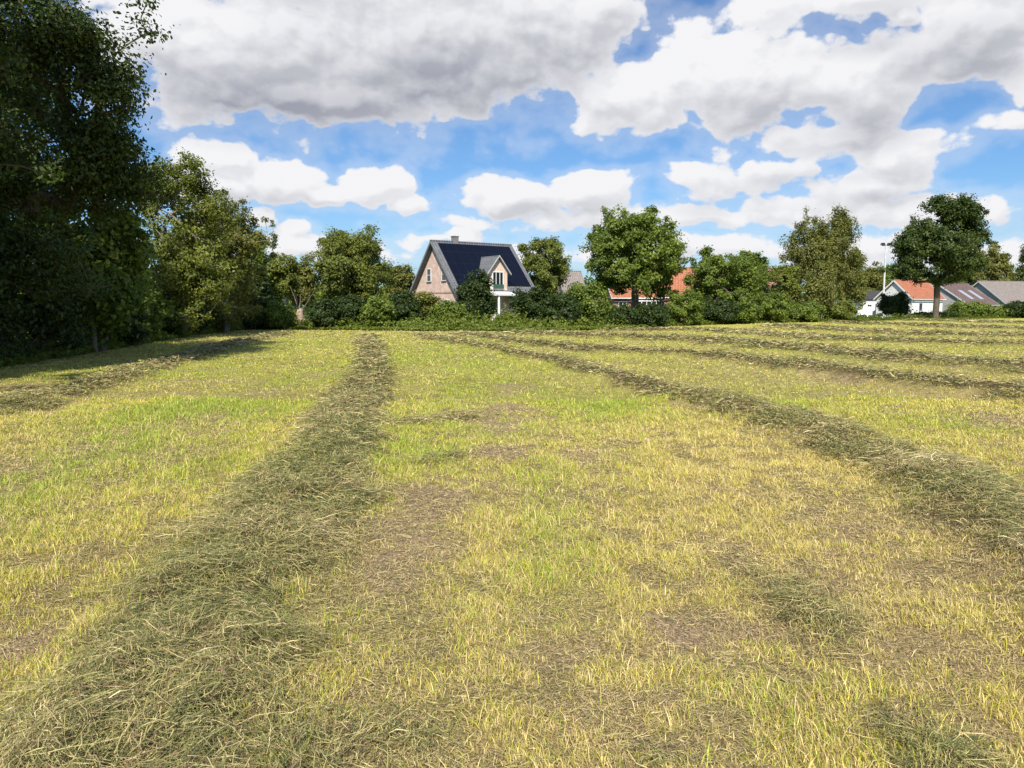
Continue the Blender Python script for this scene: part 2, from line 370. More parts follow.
def strands(n, y0, y1, p, L0, L1, wmin, wk, where, lift, pal, seed):
    x, y = sample_field(n, y0, y1, p)
    h_, hz = hay(x, y); pr = where(x, y, h_)
    keep = (rng.random(n) < pr) & inside(x, y); x, y, hz, h_ = x[keep], y[keep], hz[keep], h_[keep]; n = len(x)
    L = (L0+(L1-L0)*rng.random(n)**1.6)*np.maximum(1, y/14); w = np.maximum(wmin*(.7+.8*rng.random(n)), wk*y)
    a = rng.random(n)*6.283; kd = fbm(x*2.2, y*2.2, seed, 2)*9; a = np.where(rng.random(n) < .55, kd+rng.normal(0, .5, n), a)
    cur = rng.normal(0, 1.1, n); S = 4
    z0 = ground_z(x, y, hz); up = rng.random(n)**2*lift*(.3+h_); tilt = rng.normal(0, .16, n)*np.minimum(1, .1/lift*1.0+.4)
    V = np.empty((n, S*2, 3)); px_, py_ = x.copy(), y.copy()
    for s in range(S):
        t = s/(S-1); aa = a+cur*(t-.5)
        ww = w*(.5 if s in (0, S-1) else 1)*.5
        zz = z0+.008+up+tilt*L*(t-.5)+.5*lift*rng.random(n)*(.2+.3*np.sin(t*3.14)); zz = np.maximum(zz, z0-.01)
        ox, oy = -np.sin(aa)*ww, np.cos(aa)*ww; tw = rng.normal(0, .5, n)*ww
        V[:, 2*s] = np.stack([px_+ox, py_+oy, zz+tw], 1); V[:, 2*s+1] = np.stack([px_-ox, py_-oy, zz-tw], 1)
        px_ = px_+np.cos(aa)*L/(S-1); py_ = py_+np.sin(aa)*L/(S-1)
    b0 = np.arange(n)[:, None]*8
    q4 = np.concatenate([b0+np.array([[2*s, 2*s+1, 2*s+3, 2*s+2]]) for s in range(S-1)])
    pal = np.array(pal); tone = fbm(x*1.6, y*1.6, seed+5, 3)
    idx = np.clip((rng.random(n)*.8+(tone-.4)*.5)*len(pal), 0, len(pal)-1).astype(int)
    c = pal[idx]*(.55+.8*rng.random(n))[:, None]
    return V.reshape(-1, 3), q4, np.concatenate([c]*(S-1))
HP = [(.09, .115, .035), (.17, .195, .06), (.25, .25, .085), (.36, .325, .12), (.44, .375, .15), (.56, .46, .21), (.28, .19, .11), (.74, .62, .34)]
inrow = lambda x, y, h: np.clip(h*1.05*(.22+1.1*sstep(.3, .6, fbm(x*2.6, y*2.6, 91, 3))), 0, 1)
def join(ps):
    Vs, Q, Cs = [], [], []; off = 0
    for V, q, c in ps: Vs.append(V); Q.append(q+off); Cs.append(c); off += len(V)
    return np.concatenate(Vs), np.concatenate(Q), np.concatenate(Cs)
V, q4, c = join([strands(760000, 1.9, 13, 1.0, .04, .24, .0022, .0006, inrow, .085, HP, 61), strands(560000, 13, 130, 1.5, .08, .24, .004, .0008, inrow, .08, HP, 62)])
tag(link('mown_hay', np_mesh('mown_hay', V, [q4], colors=c), MH), 'cut grass lying in grey green windrows across the field', 'hay', kind='stuff')
LP = [(.62, .50, .25), (.50, .40, .19), (.40, .36, .12), (.30, .22, .12), (.20, .19, .08), (.55, .50, .20)]
loose = lambda x, y, h: .3+.5*sstep(.35, .7, fbm(x*1.7, y*1.7, 90, 3))*(1-h)
V, q4, c = join([strands(420000, 1.9, 12, 1.0, .015, .10, .0017, .0006, loose, .02, LP, 71), strands(110000, 12, 60, 1.5, .05, .12, .004, .0008, loose, .02, LP, 72)])
tag(link('straw_litter', np_mesh('straw_litter', V, [q4], colors=c), MH), 'loose straw bits scattered between the stubble', 'straw', kind='stuff')

# ------------------------------------------------------------------ trees
def m_leaf(name, ramp, trans=.32, rough=.55, spec=.35):
    m, q, out = newmat(name)
    r = q.n('ShaderNodeAttribute', attribute_name='rnd').outputs['Fac']; cr = q.n('ShaderNodeValToRGB')
    for k, (p_, c_) in enumerate(ramp):
        if k < 2: e = cr.color_ramp.elements[k]; e.position = p_
        else: e = cr.color_ramp.elements.new(p_)
        e.color = (*c_, 1)
    q.put(cr.inputs[0], r)
    p = bsdf(q, cr.outputs[0], rough, spec); t = q.n('ShaderNodeBsdfTranslucent'); q.put(t.inputs[0], q.mix(1.0, cr.outputs[0], (1.3, 1.5, .7, 1), 'MULTIPLY'))
    mx = q.n('ShaderNodeMixShader'); mx.inputs[0].default_value = trans
    L = m.node_tree.links; L.new(p.outputs[0], mx.inputs[1]); L.new(t.outputs[0], mx.inputs[2]); L.new(mx.outputs[0], out.inputs[0]); return m
def m_bark(name, c1, c2, scale=6):
    m, q, out = newmat(name); pos = q.n('ShaderNodeTexCoord').outputs['Object']
    n = q.noise(q.vm('MULTIPLY', pos, (1, 1, .25)), scale*3, 5, .7)
    p = bsdf(q, q.mix(q.mr(n, .35, .65), (*c1, 1), (*c2, 1)), .9, .15, bump=(n, .6, .03)); m.node_tree.links.new(p.outputs[0], out.inputs[0]); return m
ML = {'oak': m_leaf('oak_leaves', trans=.2, ramp=[(0, (0.024, 0.041, 0.007)), (1, (0.103, 0.142, 0.026)), (.5, (0.051, 0.080, 0.013))]),
      'deep_green': m_leaf('dark_leaves', [(0, (0.022, 0.036, 0.009)), (1, (0.073, 0.114, 0.022)), (.5, (0.041, 0.068, 0.013))]),  # darkest of the leaf greens
      'olive': m_leaf('olive_leaves', [(0, (0.077, 0.096, 0.017)), (1, (0.257, 0.270, 0.041)), (.5, (0.146, 0.170, 0.027))]),
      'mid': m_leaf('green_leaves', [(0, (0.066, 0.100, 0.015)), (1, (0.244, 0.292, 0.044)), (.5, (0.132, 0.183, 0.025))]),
      'fresh': m_leaf('fresh_leaves', [(0, (0.084, 0.115, 0.017)), (1, (0.252, 0.294, 0.042)), (.5, (0.152, 0.191, 0.027))]),
      'birch': m_leaf('birch_leaves', [(0, (0.086, 0.095, 0.023)), (1, (0.286, 0.275, 0.069)), (.5, (0.162, 0.172, 0.041))]),
      'rust': m_leaf('autumn_leaves', [(0, (0.083, 0.085, 0.019)), (1, (0.274, 0.258, 0.052)), (.5, (0.160, 0.165, 0.031))]),
      'needle': m_leaf('conifer_needles', [(0, (0.034, 0.059, 0.018)), (1, (0.115, 0.146, 0.043)), (.5, (0.065, 0.097, 0.028))], .1)}
BARK = m_bark('brown_bark', (.075, .058, .042), (.19, .155, .12)); BIRCH = m_bark('pale_bark', (.50, .47, .42), (.20, .17, .14), 3); GREYB = m_bark('grey_bark', (.16, .14, .11), (.33, .29, .24))

def tubes(segs, sides=6):
    """segs: array (n,8): x0 y0 z0 r0 x1 y1 z1 r1"""
    s = np.asarray(segs, float); n = len(s); A, B = s[:, :3], s[:, 4:7]; d = B-A; L = np.linalg.norm(d, axis=1, keepdims=True)+1e-9; d /= L
    ref = np.where(np.abs(d[:, 2:3]) > .9, np.array([[1., 0, 0]]), np.array([[0, 0, 1.]])); u = np.cross(d, ref); u /= np.linalg.norm(u, axis=1, keepdims=True); v = np.cross(d, u)
    t = np.arange(sides)/sides*2*np.pi; ring = u[:, None, :]*np.cos(t)[None, :, None]+v[:, None, :]*np.sin(t)[None, :, None]
    V = np.concatenate([A[:, None, :]-d[:, None, :]*s[:, 3, None, None]*.3+ring*s[:, 3, None, None], B[:, None, :]+ring*s[:, 7, None, None]], 1)
    k = np.arange(sides); f = np.stack([k, (k+1) % sides, (k+1) % sides+sides, k+sides], 1)
    Q = (np.arange(n)[:, None, None]*2*sides+f[None]).reshape(-1, 4)
    return V.reshape(-1, 3), Q

def gaps(P, seed):                             # smooth 3D noise that leaves holes and bays in a crown
    g = np.random.default_rng(seed+77); ext = max(1.2, float(np.ptp(P[:, 0]))*.5); s = np.zeros(len(P))
    for k in range(7):
        d = g.normal(size=3); d /= np.linalg.norm(d); s += np.sin(P@d*(3.2+3.5*g.random())/ext*1.6+g.random()*6.283)
    return s/7*1.6
GAP = {130: -.42, 106: -.40, 109: -.32}
def grow(lobes, trunk, n_attr, r0, seed, step=.6, shell=.5, up=.25):
    g = np.random.default_rng(seed)
    lob = np.array(lobes, float); vol = lob[:, 3]*lob[:, 4]*lob[:, 5]; pick = g.choice(len(lob), n_attr, p=vol**.62/np.sum(vol**.62))
    v = g.normal(size=(n_attr, 3)); v /= np.linalg.norm(v, axis=1, keepdims=True); rad = g.random(n_attr)**shell
    P = lob[pick, :3]+v*rad[:, None]*lob[pick, 3:6]; c0 = P.mean(0); far_ = g.random(len(P)) < .10; P[far_] = c0+(P[far_]-c0)*(1.06+.20*g.random((int(far_.sum()), 1))); P = P[P[:, 2] > .25]; P = P[gaps(P, seed) > GAP.get(seed, -.20)]
    nodes = [np.array(t, float) for t in trunk]; par = [-1]+list(range(len(nodes)-1))
    top = nodes[-1]; order = np.argsort(np.linalg.norm(P-top, axis=1))
    N = np.array(nodes); start = 1 if len(nodes) > 2 else 0
    tips = []
    for i in order:
        p = P[i]; d = np.linalg.norm(N-p, axis=1)+.6*np.maximum(0, N[:, 2]-p[2]); d[:start] += 2.5
        j = int(np.argmin(d)); dd = np.linalg.norm(N[j]-p); k = max(1, int(dd/step)); a0 = N[j]; prev = j; new = []
        for s in range(1, k+1):
            t = s/k; q = a0*(1-t)+p*t; q = q+np.array([0, 0, up*dd*t*(1-t)])+(g.normal(0, .05*step, 3) if s < k else 0)
            par.append(prev); prev = len(par)-1; new.append(q)
        N = np.vstack([N]+new); tips.append(prev)
    n = len(N); area = np.zeros(n); kids = np.zeros(n, int)
    for i in range(n-1, 0, -1):
        if area[i] == 0: area[i] = 1.0
        area[par[i]] += area[i]
    rr = (area/area[0])**.5
    rr = np.maximum(r0*rr, .008)
    segs = [(*N[par[i]], min(rr[par[i]], rr[i]*1.35), *N[i], rr[i]) for i in range(1, n)]
    return np.array(segs), P[order], N
def leaves(P, centre, per, rc, size, seed, stretch=1.0, fold=False, droop=0.0):
    g = np.random.default_rng(seed); n = len(P)*per
    cl = np.repeat(np.arange(len(P)), per); crv = g.random(len(P)); csz = .6+.8*g.random(len(P))
    v = g.normal(size=(n, 3)); v /= np.linalg.norm(v, axis=1, keepdims=True); rad = g.random(n)**.45*rc*csz[cl]; rad *= np.where(g.random(n) < .16, 1.15+.8*g.random(n), 1)
    o = v*rad[:, None]; o[:, 2] *= stretch*.75
    if droop: o[:, 2] -= droop*np.abs(g.normal(size=n))*rc
    C = P[cl]+o; C[:, 2] = np.maximum(C[:, 2], .06+g.random(n)*.1)
    out = C-centre; out /= np.linalg.norm(out, axis=1, keepdims=True)+1e-6
    nn = out*.45+v*.5+np.array([0, 0, .45])+g.normal(0, .55, (n, 3)); nn /= np.linalg.norm(nn, axis=1, keepdims=True)
    t = g.normal(size=(n, 3)); t[:, 2] -= .5+droop; t -= nn*np.sum(t*nn, 1, keepdims=True); t /= np.linalg.norm(t, axis=1, keepdims=True)+1e-6; s = np.cross(nn, t)
    sz = size*(.6+.8*g.random(n))[:, None]
    rv = np.clip(.5*g.random(n)+.5*crv[cl]+.0, 0, 1)
    if fold:
        M = [C-t*sz*.55, C-t*sz*.15+s*sz*.30+nn*sz*.08, C+t*sz*.22+s*sz*.34+nn*sz*.10, C+t*sz*.6, C+t*sz*.22-s*sz*.34+nn*sz*.10, C-t*sz*.15-s*sz*.30+nn*sz*.08]
        V = np.stack(M, 1).reshape(-1, 3); b0 = np.arange(n)[:, None]*6
        return V, np.concatenate([b0+np.array([[0, 1, 2, 3]]), b0+np.array([[0, 3, 4, 5]])]), np.concatenate([rv, rv])
    V = np.stack([C-t*sz*.6, C+s*sz*.36, C+t*sz*.6, C-s*sz*.36], 1).reshape(-1, 3)
    return V, np.arange(n)[:, None]*4+np.array([[0, 1, 2, 3]]), rv

def tree(name, loc, lobes, label, cat='tree', mat='mid', trunk_h=None, r0=.2, n_attr=200, per=110, rc=.55, size=.2, seed=1, bark=None, group=None, lean=(0, 0), stems=1,
         stretch=1.0, droop=0.0, fold=False, shell=.5, leafy=1.0, trunk_name='trunk', rz=0, spread=.5, step=.6, extra=None):
    n_attr = int(n_attr*1.8); per = int(per*.82); rc *= .80; size *= .84
    root = empty(name, loc, rz, label, cat, group); g = np.random.default_rng(seed+500)
    lob = np.array(lobes, float); cen = np.average(lob[:, :3], axis=0, weights=lob[:, 3]*lob[:, 5])
    if trunk_h is None: trunk_h = cen[2]*.9
    S, PT = [], []
    for k in range(stems):
        a = k/stems*6.283+g.random()*2; off = spread if stems > 1 else 0
        bx, by = math.cos(a)*off*.3, math.sin(a)*off*.3; tx, ty = lean[0]+math.cos(a)*off, lean[1]+math.sin(a)*off
        m = max(3, int(trunk_h/.8)); tr = []
        for i in range(m+1):
            t = i/m; tr.append((bx+(tx-bx)*t+g.normal(0, .05)*(i > 0), by+(ty-by)*t+g.normal(0, .05)*(i > 0), -.15+(trunk_h+.15)*t))
        if stems == 1: L = lob
        else:
            dd = np.hypot(lob[:, 0]-tx, lob[:, 1]-ty); L = lob if len(lob) < stems else lob[np.argsort(dd)[:max(1, int(len(lob)*.7))]]
        s, P, N = grow(L, tr, n_attr//stems, r0, seed+k, shell=shell, step=step); S.append(s); PT.append(P)
    S = np.concatenate(S); PT = np.concatenate(PT)
    if extra is not None: S = np.concatenate([S, np.array(extra, float)])
    # root flare
    V, Q = tubes(S, 6 if n_attr < 400 else 8)
    link(trunk_name, np_mesh(trunk_name, V, [Q], smooth=True), bark or BARK, root)
    if leafy < 1: PT = PT[g.random(len(PT)) < leafy]
    V, Q, rv = leaves(PT, cen, per, rc, size, seed+9, stretch, fold, droop)
    link('crown', np_mesh('crown', V, [Q], {'rnd': rv}), ML[mat], root)
    return root
def copy_tree(o, loc, rz, sc, label):
    c = o.copy(); COL.objects.link(c); c.location = loc; c.rotation_euler = (0, 0, rz); c.scale = sc; c['label'] = label
    for ch in o.children:
        d = ch.copy(); COL.objects.link(d); d.parent = c
    return c
def blob_lobes(w, d, h, z0, seed, n=9, top=.75):
    """a rounded uneven crown: w, d half extents, from z0 to h"""
    g = np.random.default_rng(seed); zc = (h+z0)/2; hh = (h-z0)/2
    L = [(0, 0, zc, w*.80, d*.80, hh*.82)]
    n = n*2
    for k in range(n):
        a = k*2.4+g.random()*.9; t = -0.8+1.75*(k+.5)/n; rr = math.sqrt(max(.03, 1-(t*.95)**2))
        s = .13+.19*g.random(); pr = .93+.14*g.random()
        L.append((math.cos(a)*w*(1-s)*rr*pr, math.sin(a)*d*(1-s)*rr*pr, zc+t*hh*(1-s*.8)*pr, w*s, d*s, hh*s*1.1))
    return L

# --- the near left row, walking away from the camera along the field edge
oak = lambda loc, lobes, label, seed, n=650, per=95, mat='oak', size=.118, th=4.5, rc=.62: tree('oak_tree', loc, lobes, label, 'tree', mat, th, .30, n, per, rc, size, seed, group='oaks in the row along the left field edge', fold=True, step=.5, shell=.42)
oak((-15.6, 5.5, 0), blob_lobes(5.6, 4.6, 16, 1.5, 3), 'unseen tall oak of the left row, added nearest the camera for its shadow', 11, 330, 60, size=.2)  # out of view; added and enlarged to cast shadow on the corner oak
oak((-15.2, -5, 0), blob_lobes(5.2, 4.8, 17, 2.5, 4), 'unseen tall oak of the left row, added behind the viewer for its shadow', 12, 300, 60, size=.2)  # also unseen, made tall so its shadow darkens the row ahead
oak((-14.2, 15.5, 0), [(1.2, 0, 9.5, 2.6, 2.6, 3.0), (0, 0, 9.0, 3.4, 3.6, 4.0), (1.6, 1.0, 6.2, 2.4, 2.4, 2.0), (2.6, .5, 8.8, 1.7, 2.0, 1.2), (1.9, 0, 11.6, 2.0, 2.2, 1.8), (-1.5, .5, 6.2, 2.6, 2.6, 2.2), (.4, -1.8, 5.6, 2.2, 1.8, 1.6), (0, 0, 13, 2.6, 2.6, 1.8)],
    'tall dark oak cut off by the top left corner of the photo', 13, 800, 100)
oak((-15.4, 22.5, 0), [(0, 0, 8.0, 3.4, 3.6, 3.6), (2.9, -.3, 8.9, 1.8, 1.6, 1.1), (3.3, .4, 6.3, 1.7, 1.8, .9), (2.2, -.4, 11.0, 1.7, 1.6, .9), (4.5, -.3, 8.0, 1.25, 1.1, .5), (3.7, 0, 9.6, 1.3, 1.0, .5), (3.9, .5, 5.3, 1.1, 1.2, .5), (4.1, 0, 7.0, 1.5, 1.4, 1.2), (3.4, -.6, 8.9, 1.5, 1.2, .9), (2.5, -1, 3.3, 1.8, 1.6, 1.4), (2.4, 0, 5.2, 2.0, 2.0, 1.0), (-1, 0, 11, 2.8, 2.6, 2.4), (1.6, -.5, 12.6, 1.8, 1.8, 1.2), (.5, -1.5, 4.5, 2.2, 1.8, 1.6)],
    'dark oak whose ragged branches reach out against the cloud', 14, 800, 100)
oak((-20.4, 31, 0), [(0, 0, 7.2, 3.2, 3.4, 3.6), (2.2, 0, 6.8, 2.0, 2.0, 1.6), (.5, 0, 10, 2.2, 2.2, 1.6), (-2, 0, 6, 2.4, 2.4, 2.4)],
    'dark oak standing just left of the olive green hedgerow tree', 15, 450, 90, size=.16)
# broad olive hedgerow trees that end the row
tree('hedgerow_tree', (-17.9, 41, 0), [(0, 0, 5.2, 3.0, 3.0, 3.6), (-1.4, 0, 8.2, 1.9, 2, 1.7), (.6, 0, 7.9, 1.8, 2, 1.7), (2.2, -.2, 7.0, 1.5, 2, 1.4), (2.6, -.4, 5.4, 1.9, 2, 1.8), (1.9, -1, 3.6, 2.0, 2, 1.8), (-2.4, -1, 4.5, 2.2, 2, 2.4), (0, -1.5, 3.2, 2.2, 1.8, 2.0), (3.0, 0, 4.2, 1.3, 1.4, 1.4), (0, -1, 1.7, 2.6, 2, 1.5)],
     'broad olive green hedgerow tree beside the dark oaks', mat='olive', trunk_h=2.6, r0=.16, n_attr=560, per=110, rc=.5, size=.14, seed=21, bark=GREYB, stems=3, spread=.9)
tree('hedgerow_tree', (-18.3, 48, 0), [(0, 0, 4.6, 2.6, 2.6, 3.2), (.8, 0, 6.6, 1.7, 2, 1.5), (1.6, 0, 5.0, 1.7, 2, 1.9), (-1.5, 0, 6.2, 2, 2, 2), (1.8, -.5, 2.6, 1.2, 1.4, 1.4), (0, -.6, 1.5, 2.4, 2, 1.3)],
     'brownish green hedgerow tree at the far end of the left row', mat='rust', trunk_h=2.4, r0=.14, n_attr=380, per=100, rc=.5, size=.15, seed=22, bark=GREYB, stems=3, spread=.9)
# undergrowth shrubs of the left edge, each one its own
UG = [(-12.9, 9.5, 1.9, 2.4, 'deep_green', 'low dark shrub nearest the left picture edge'), (-13.3, 12.7, 2.1, 3.2, 'deep_green', 'dark shrub under the cut off corner oak'),
      (-13.9, 16.4, 2.1, 3.2, 'oak', 'shaded shrub at the foot of the corner oak'), (-14.5, 20.0, 2.1, 4.2, 'deep_green', 'tall dark shrub between the two nearest visible oaks'),
      (-15.1, 23.8, 2.1, 3.2, 'oak', 'shrub at the foot of the ragged oak'), (-16.4, 30.6, 1.8, 2.3, 'deep_green', 'low dark shrub behind the big leaved shrub'),
      (-17.4, 34.6, 1.9, 2.6, 'mid', 'green shrub at the foot of the olive tree row'), (-18.3, 38.6, 1.8, 2.2, 'deep_green', 'dark shrub under the olive green hedgerow tree'),
      (-19.0, 43.2, 1.8, 2.4, 'deep_green', 'dark rounded shrub between the hedgerow trees'), (-19.6, 48.0, 1.7, 2.2, 'deep_green', 'dark shrub at the far corner of the left row')]
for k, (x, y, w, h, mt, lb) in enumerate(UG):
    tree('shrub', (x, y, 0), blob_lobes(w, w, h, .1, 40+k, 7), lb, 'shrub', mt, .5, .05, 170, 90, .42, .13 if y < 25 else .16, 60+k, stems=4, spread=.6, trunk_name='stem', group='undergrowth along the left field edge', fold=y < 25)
tree('shrub', (-14.9, 27.2, 0), [(0, 0, 2.4, 1.6, 1.6, 2.0), (1.0, 0, 3.6, 1.3, 1.3, 1.1), (-.8, -.3, 4.1, 1.3, 1.3, 1.1), (.6, -.4, 2.2, 1.4, 1.3, 1.3), (.9, .2, 4.6, .8, .9, .7)], 'tall shrub with large bright green leaves in front of the olive tree',
     'shrub', 'mid', 1.6, .07, 300, 60, .5, .2, 91, stems=4, spread=.6, trunk_name='stem', fold=True, bark=GREYB)

# --- trees and shrubs beyond the far edge
def far_tree(px0, px1, pytop, Y, label, mat='mid', z0=1.2, name='tree', seed=1, cat='tree', n=320, per=110, size=.2, lobes=None, depth=None, stems=1, **k):
    cx = ax((px0+px1)/2, Y); w = (ax(px1, Y)-ax(px0, Y))/2; h = az_(pytop, Y)
    L = lobes(w, h) if lobes else blob_lobes(w, depth or w, h, z0, seed, k.pop('nl', 11))
    return tree(name, (cx, Y, 0), L, label, cat, mat, seed=seed, n_attr=n, per=per, size=size, stems=stems, **k)
# slim trees left of the round one
far_tree(250, 272, 232, 62, 'slim leaning tree with thin see through crown at the end of the left row', 'mid', 3.0, seed=101, n=60, per=80, r0=.09, lean=(.4, 0), bark=GREYB, trunk_h=4.6, rc=.45, nl=5)
def spruce(w, h): return [(0, 0, z, max(.18, w*(1-z/h)*1.05), max(.18, w*(1-z/h)*1.05), .55) for z in np.arange(1.4, h-.1, .55)]
far_tree(264, 287, 231, 66, 'small pointed spruce in front of the cloud gap', 'needle', name='spruce_tree', seed=102, n=150, per=80, size=.15, lobes=spruce, r0=.1, rc=.33, trunk_h=6.5, shell=.3)
far_tree(268, 300, 252, 63, 'low tree with pale leaning trunk beside the small spruce', 'olive', 2.2, seed=103, n=110, per=80, r0=.12, lean=(.3, 0), bark=BIRCH, trunk_h=3.6, nl=6)
far_tree(284, 318, 258, 70, 'rusty green tree behind the pollard stump', 'rust', 1.2, seed=104, n=150, per=90, bark=GREYB, stems=3, spread=.6, trunk_h=1.5, r0=.07, nl=7)
far_tree(240, 268, 262, 56, 'dark small tree in the corner where the left row meets the far hedge', 'deep_green', .6, seed=105, n=150, per=100, stems=3, spread=.5, trunk_h=1.2, r0=.08)
far_tree(311, 391, 229, 61, 'rounded fruit tree with drooping dense crown left of the brick house', 'olive', 1.0, name='fruit_tree', seed=106, n=560, per=110, size=.17, trunk_h=2.2, r0=.2, stems=3, spread=.8, nl=14, bark=GREYB)
far_tree(384, 420, 263, 98, 'yellowish tree far behind the left side of the brick house', 'rust', 1.0, seed=107, n=160, per=100, size=.26, rc=.7)
far_tree(515, 569, 232, 92, 'light green tree behind the right end of the solar roof', 'olive', 1.5, seed=108, n=330, per=110, size=.24, rc=.7, r0=.2)
far_tree(582, 686, 207, 69, 'largest broad leafy tree in the middle of the far hedge', 'mid', 2.0, name='broadleaf_tree', seed=109, n=650, per=115, size=.21, rc=.62, r0=.25, trunk_h=2.8, nl=16, stems=2, spread=.5)
far_tree(682, 764, 247, 74, 'dense dark bushy tree right of the orange roof', 'mid', .4, name='bushy_tree', seed=110, n=420, per=110, size=.2, stems=4, spread=1.2, trunk_h=1.0, r0=.1, nl=14)
far_tree(742, 768, 249, 100, 'rounded tree peeping out behind the dense bushy tree', 'mid', 1.5, seed=111, n=130, per=90, size=.28, rc=.7)
# birches
def bir(w, h): return [(0, 0, h*.55, w*.74, w*.6, h*.38), (w*.35, 0, h*.80, w*.42, w*.4, h*.16), (-w*.35, 0, h*.62, w*.45, w*.4, h*.22), (w*.5, 0, h*.42, w*.4, w*.4, h*.2), (-w*.5, 0, h*.36, w*.4, w*.4, h*.2), (0, 0, h*.9, w*.36, w*.3, h*.09)]
BG = 'birches in the group beside the white cottage'
far_tree(806, 862, 206, 92, 'tallest birch of the group with hanging twigs', 'birch', name='birch_tree', seed=120, n=380, per=100, size=.22, lobes=bir, stretch=1.7, droop=.6, bark=BIRCH, trunk_h=6, r0=.16, group=BG, rc=.6)
far_tree(774, 836, 214, 90, 'wide leaning birch on the left of the group', 'birch', name='birch_tree', seed=121, n=340, per=100, size=.22, lobes=bir, stretch=1.7, droop=.6, bark=BIRCH, trunk_h=5, r0=.14, lean=(.5, 0), group=BG, rc=.6)
far_tree(800, 838, 262, 84, 'short birch with two pale trunks in front of the taller ones', 'birch', name='birch_tree', seed=122, n=170, per=90, size=.2, lobes=bir, stretch=1.5, droop=.5, bark=BIRCH, trunk_h=3, r0=.12, stems=2, spread=.7, group=BG)
far_tree(838, 866, 248, 95, 'narrow birch on the right of the group beside the lamp mast', 'birch', name='birch_tree', seed=123, n=190, per=90, size=.22, lobes=bir, stretch=1.5, droop=.5, bark=BIRCH, trunk_h=4, r0=.1, group=BG)
far_tree(768, 800, 262, 86, 'low olive tree at the left foot of the birches', 'olive', .5, seed=124, n=160, per=90, size=.21, stems=3, spread=.6, trunk_h=1.2, r0=.08)
# the big field oak on the right
def bigoak(w, h): return [(0, 0, h*.60, w*.80, w*.7, h*.25), (w*.50, 0, h*.85, w*.42, w*.5, h*.125), (.02*w, 0, h*.88, w*.40, w*.4, h*.12), (-w*.45, 0, h*.72, w*.34, w*.4, h*.09), (-w*.68, 0, h*.60, w*.32, w*.4, h*.10), (-w*.62, 0, h*.44, w*.36, w*.4, h*.11),
                          (w*.66, 0, h*.68, w*.32, w*.4, h*.14), (w*.60, 0, h*.46, w*.36, w*.4, h*.11), (0, 0, h*.40, w*.6, w*.5, h*.11), (w*.1, -w*.4, h*.55, w*.4, w*.4, h*.16)]
far_tree(891, 981, 195, 98, 'large dark green oak standing alone before the white cottage', 'oak', name='oak_tree', seed=130, n=620, per=120, size=.27, lobes=bigoak, trunk_h=4.6, r0=.38, rc=.8, step=.9)
far_tree(856, 882, 266, 140, 'brown green tree behind the small white building', 'rust', 1, seed=131, n=170, per=100, size=.34, rc=.9)
far_tree(874, 902, 262, 146, 'green tree behind the lamp mast', 'mid', 1, seed=132, n=170, per=100, size=.34, rc=.9)
far_tree(968, 1010, 243, 150, 'brownish tree behind the grey barn roofs', 'rust', 1, seed=133, n=260, per=110, size=.36, rc=1.0)
far_tree(940, 978, 262, 155, 'dark tree behind the right side of the lone oak', 'mid', 1, seed=134, n=200, per=100, size=.36, rc=1.0)
far_tree(1006, 1034, 250, 150, 'dark conifer at the right picture edge', 'needle', name='spruce_tree', seed=135, n=200, per=90, size=.32, lobes=lambda w, h: spruce(w, h), rc=.7, shell=.3, trunk_h=11)
far_tree(1026, 1090, 246, 150, 'tree beyond the right picture edge', 'mid', 1, seed=136, n=220, per=90, size=.36, rc=1.0)

# shrubs of the far hedge (px0, px1, pytop, Y, material, label)
HG = 'shrubs in the hedge along the far field edge'
HS = [(726, 760, 302, 71.5, 'mid', 'green shrub right in front of the little red roofed shed'), (236, 268, 296, 53.5, 'deep_green', 'dark shrub in the corner below the slim trees'), (262, 292, 303, 54, 'mid', 'low shrub left of the pollard stump'), (308, 338, 301, 53.5, 'deep_green', 'dark shrub right of the pollard stump'),
      (332, 366, 296, 54.5, 'deep_green', 'dark shrub below the left half of the fruit tree'), (360, 396, 299, 54, 'mid', 'green shrub below the garden rail'), (388, 420, 292, 57, 'deep_green', 'dark shrub before the left brick gable corner'),
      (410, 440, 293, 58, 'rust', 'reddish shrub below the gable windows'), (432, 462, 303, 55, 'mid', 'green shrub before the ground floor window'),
      (513, 549, 288, 57, 'deep_green', 'tall dark shrub right of the white porch'), (542, 582, 292, 56, 'deep_green', 'wide dark shrub below the light green tree'), (562, 612, 281, 58, 'mid', 'tall green shrub left of the conservatory'),
      (604, 640, 306, 60, 'deep_green', 'low dark shrub before the conservatory windows'), (634, 668, 304, 61, 'deep_green', 'dark shrub under the largest tree'), (664, 704, 290, 66, 'mid', 'rounded light shrub right of the conservatory'),
      (700, 738, 300, 70, 'deep_green', 'dark shrub before the little red roofed shed'), (748, 790, 292, 78, 'mid', 'wide green shrub before the brown red roof'), (762, 786, 284, 86, 'deep_green', 'tall dark shrub below the brown red roof'),
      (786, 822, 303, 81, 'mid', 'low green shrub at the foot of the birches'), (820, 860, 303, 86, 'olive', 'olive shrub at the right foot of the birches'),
      (878, 909, 294, 104, 'deep_green', 'pointed dark shrub between lamp mast and white cottage'), (912, 956, 315, 110, 'deep_green', 'low clipped dark hedge bush before the white cottage'),
      (948, 988, 303, 112, 'mid', 'green shrub before the grey barn gable'), (980, 1016, 307, 112, 'mid', 'light shrub below the barn roof'), (1006, 1050, 301, 110, 'deep_green', 'dark shrub at the right picture edge')]
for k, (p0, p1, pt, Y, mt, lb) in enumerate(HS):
    far_tree(p0, p1, pt, Y, lb, mt, .1, name='shrub', cat='shrub', seed=200+k, n=190, per=95, size=.17*max(1, Y/70), stems=4, spread=.5, trunk_h=.4, r0=.05, rc=.45*max(1, Y/75), group=HG, trunk_name='stem', nl=8)
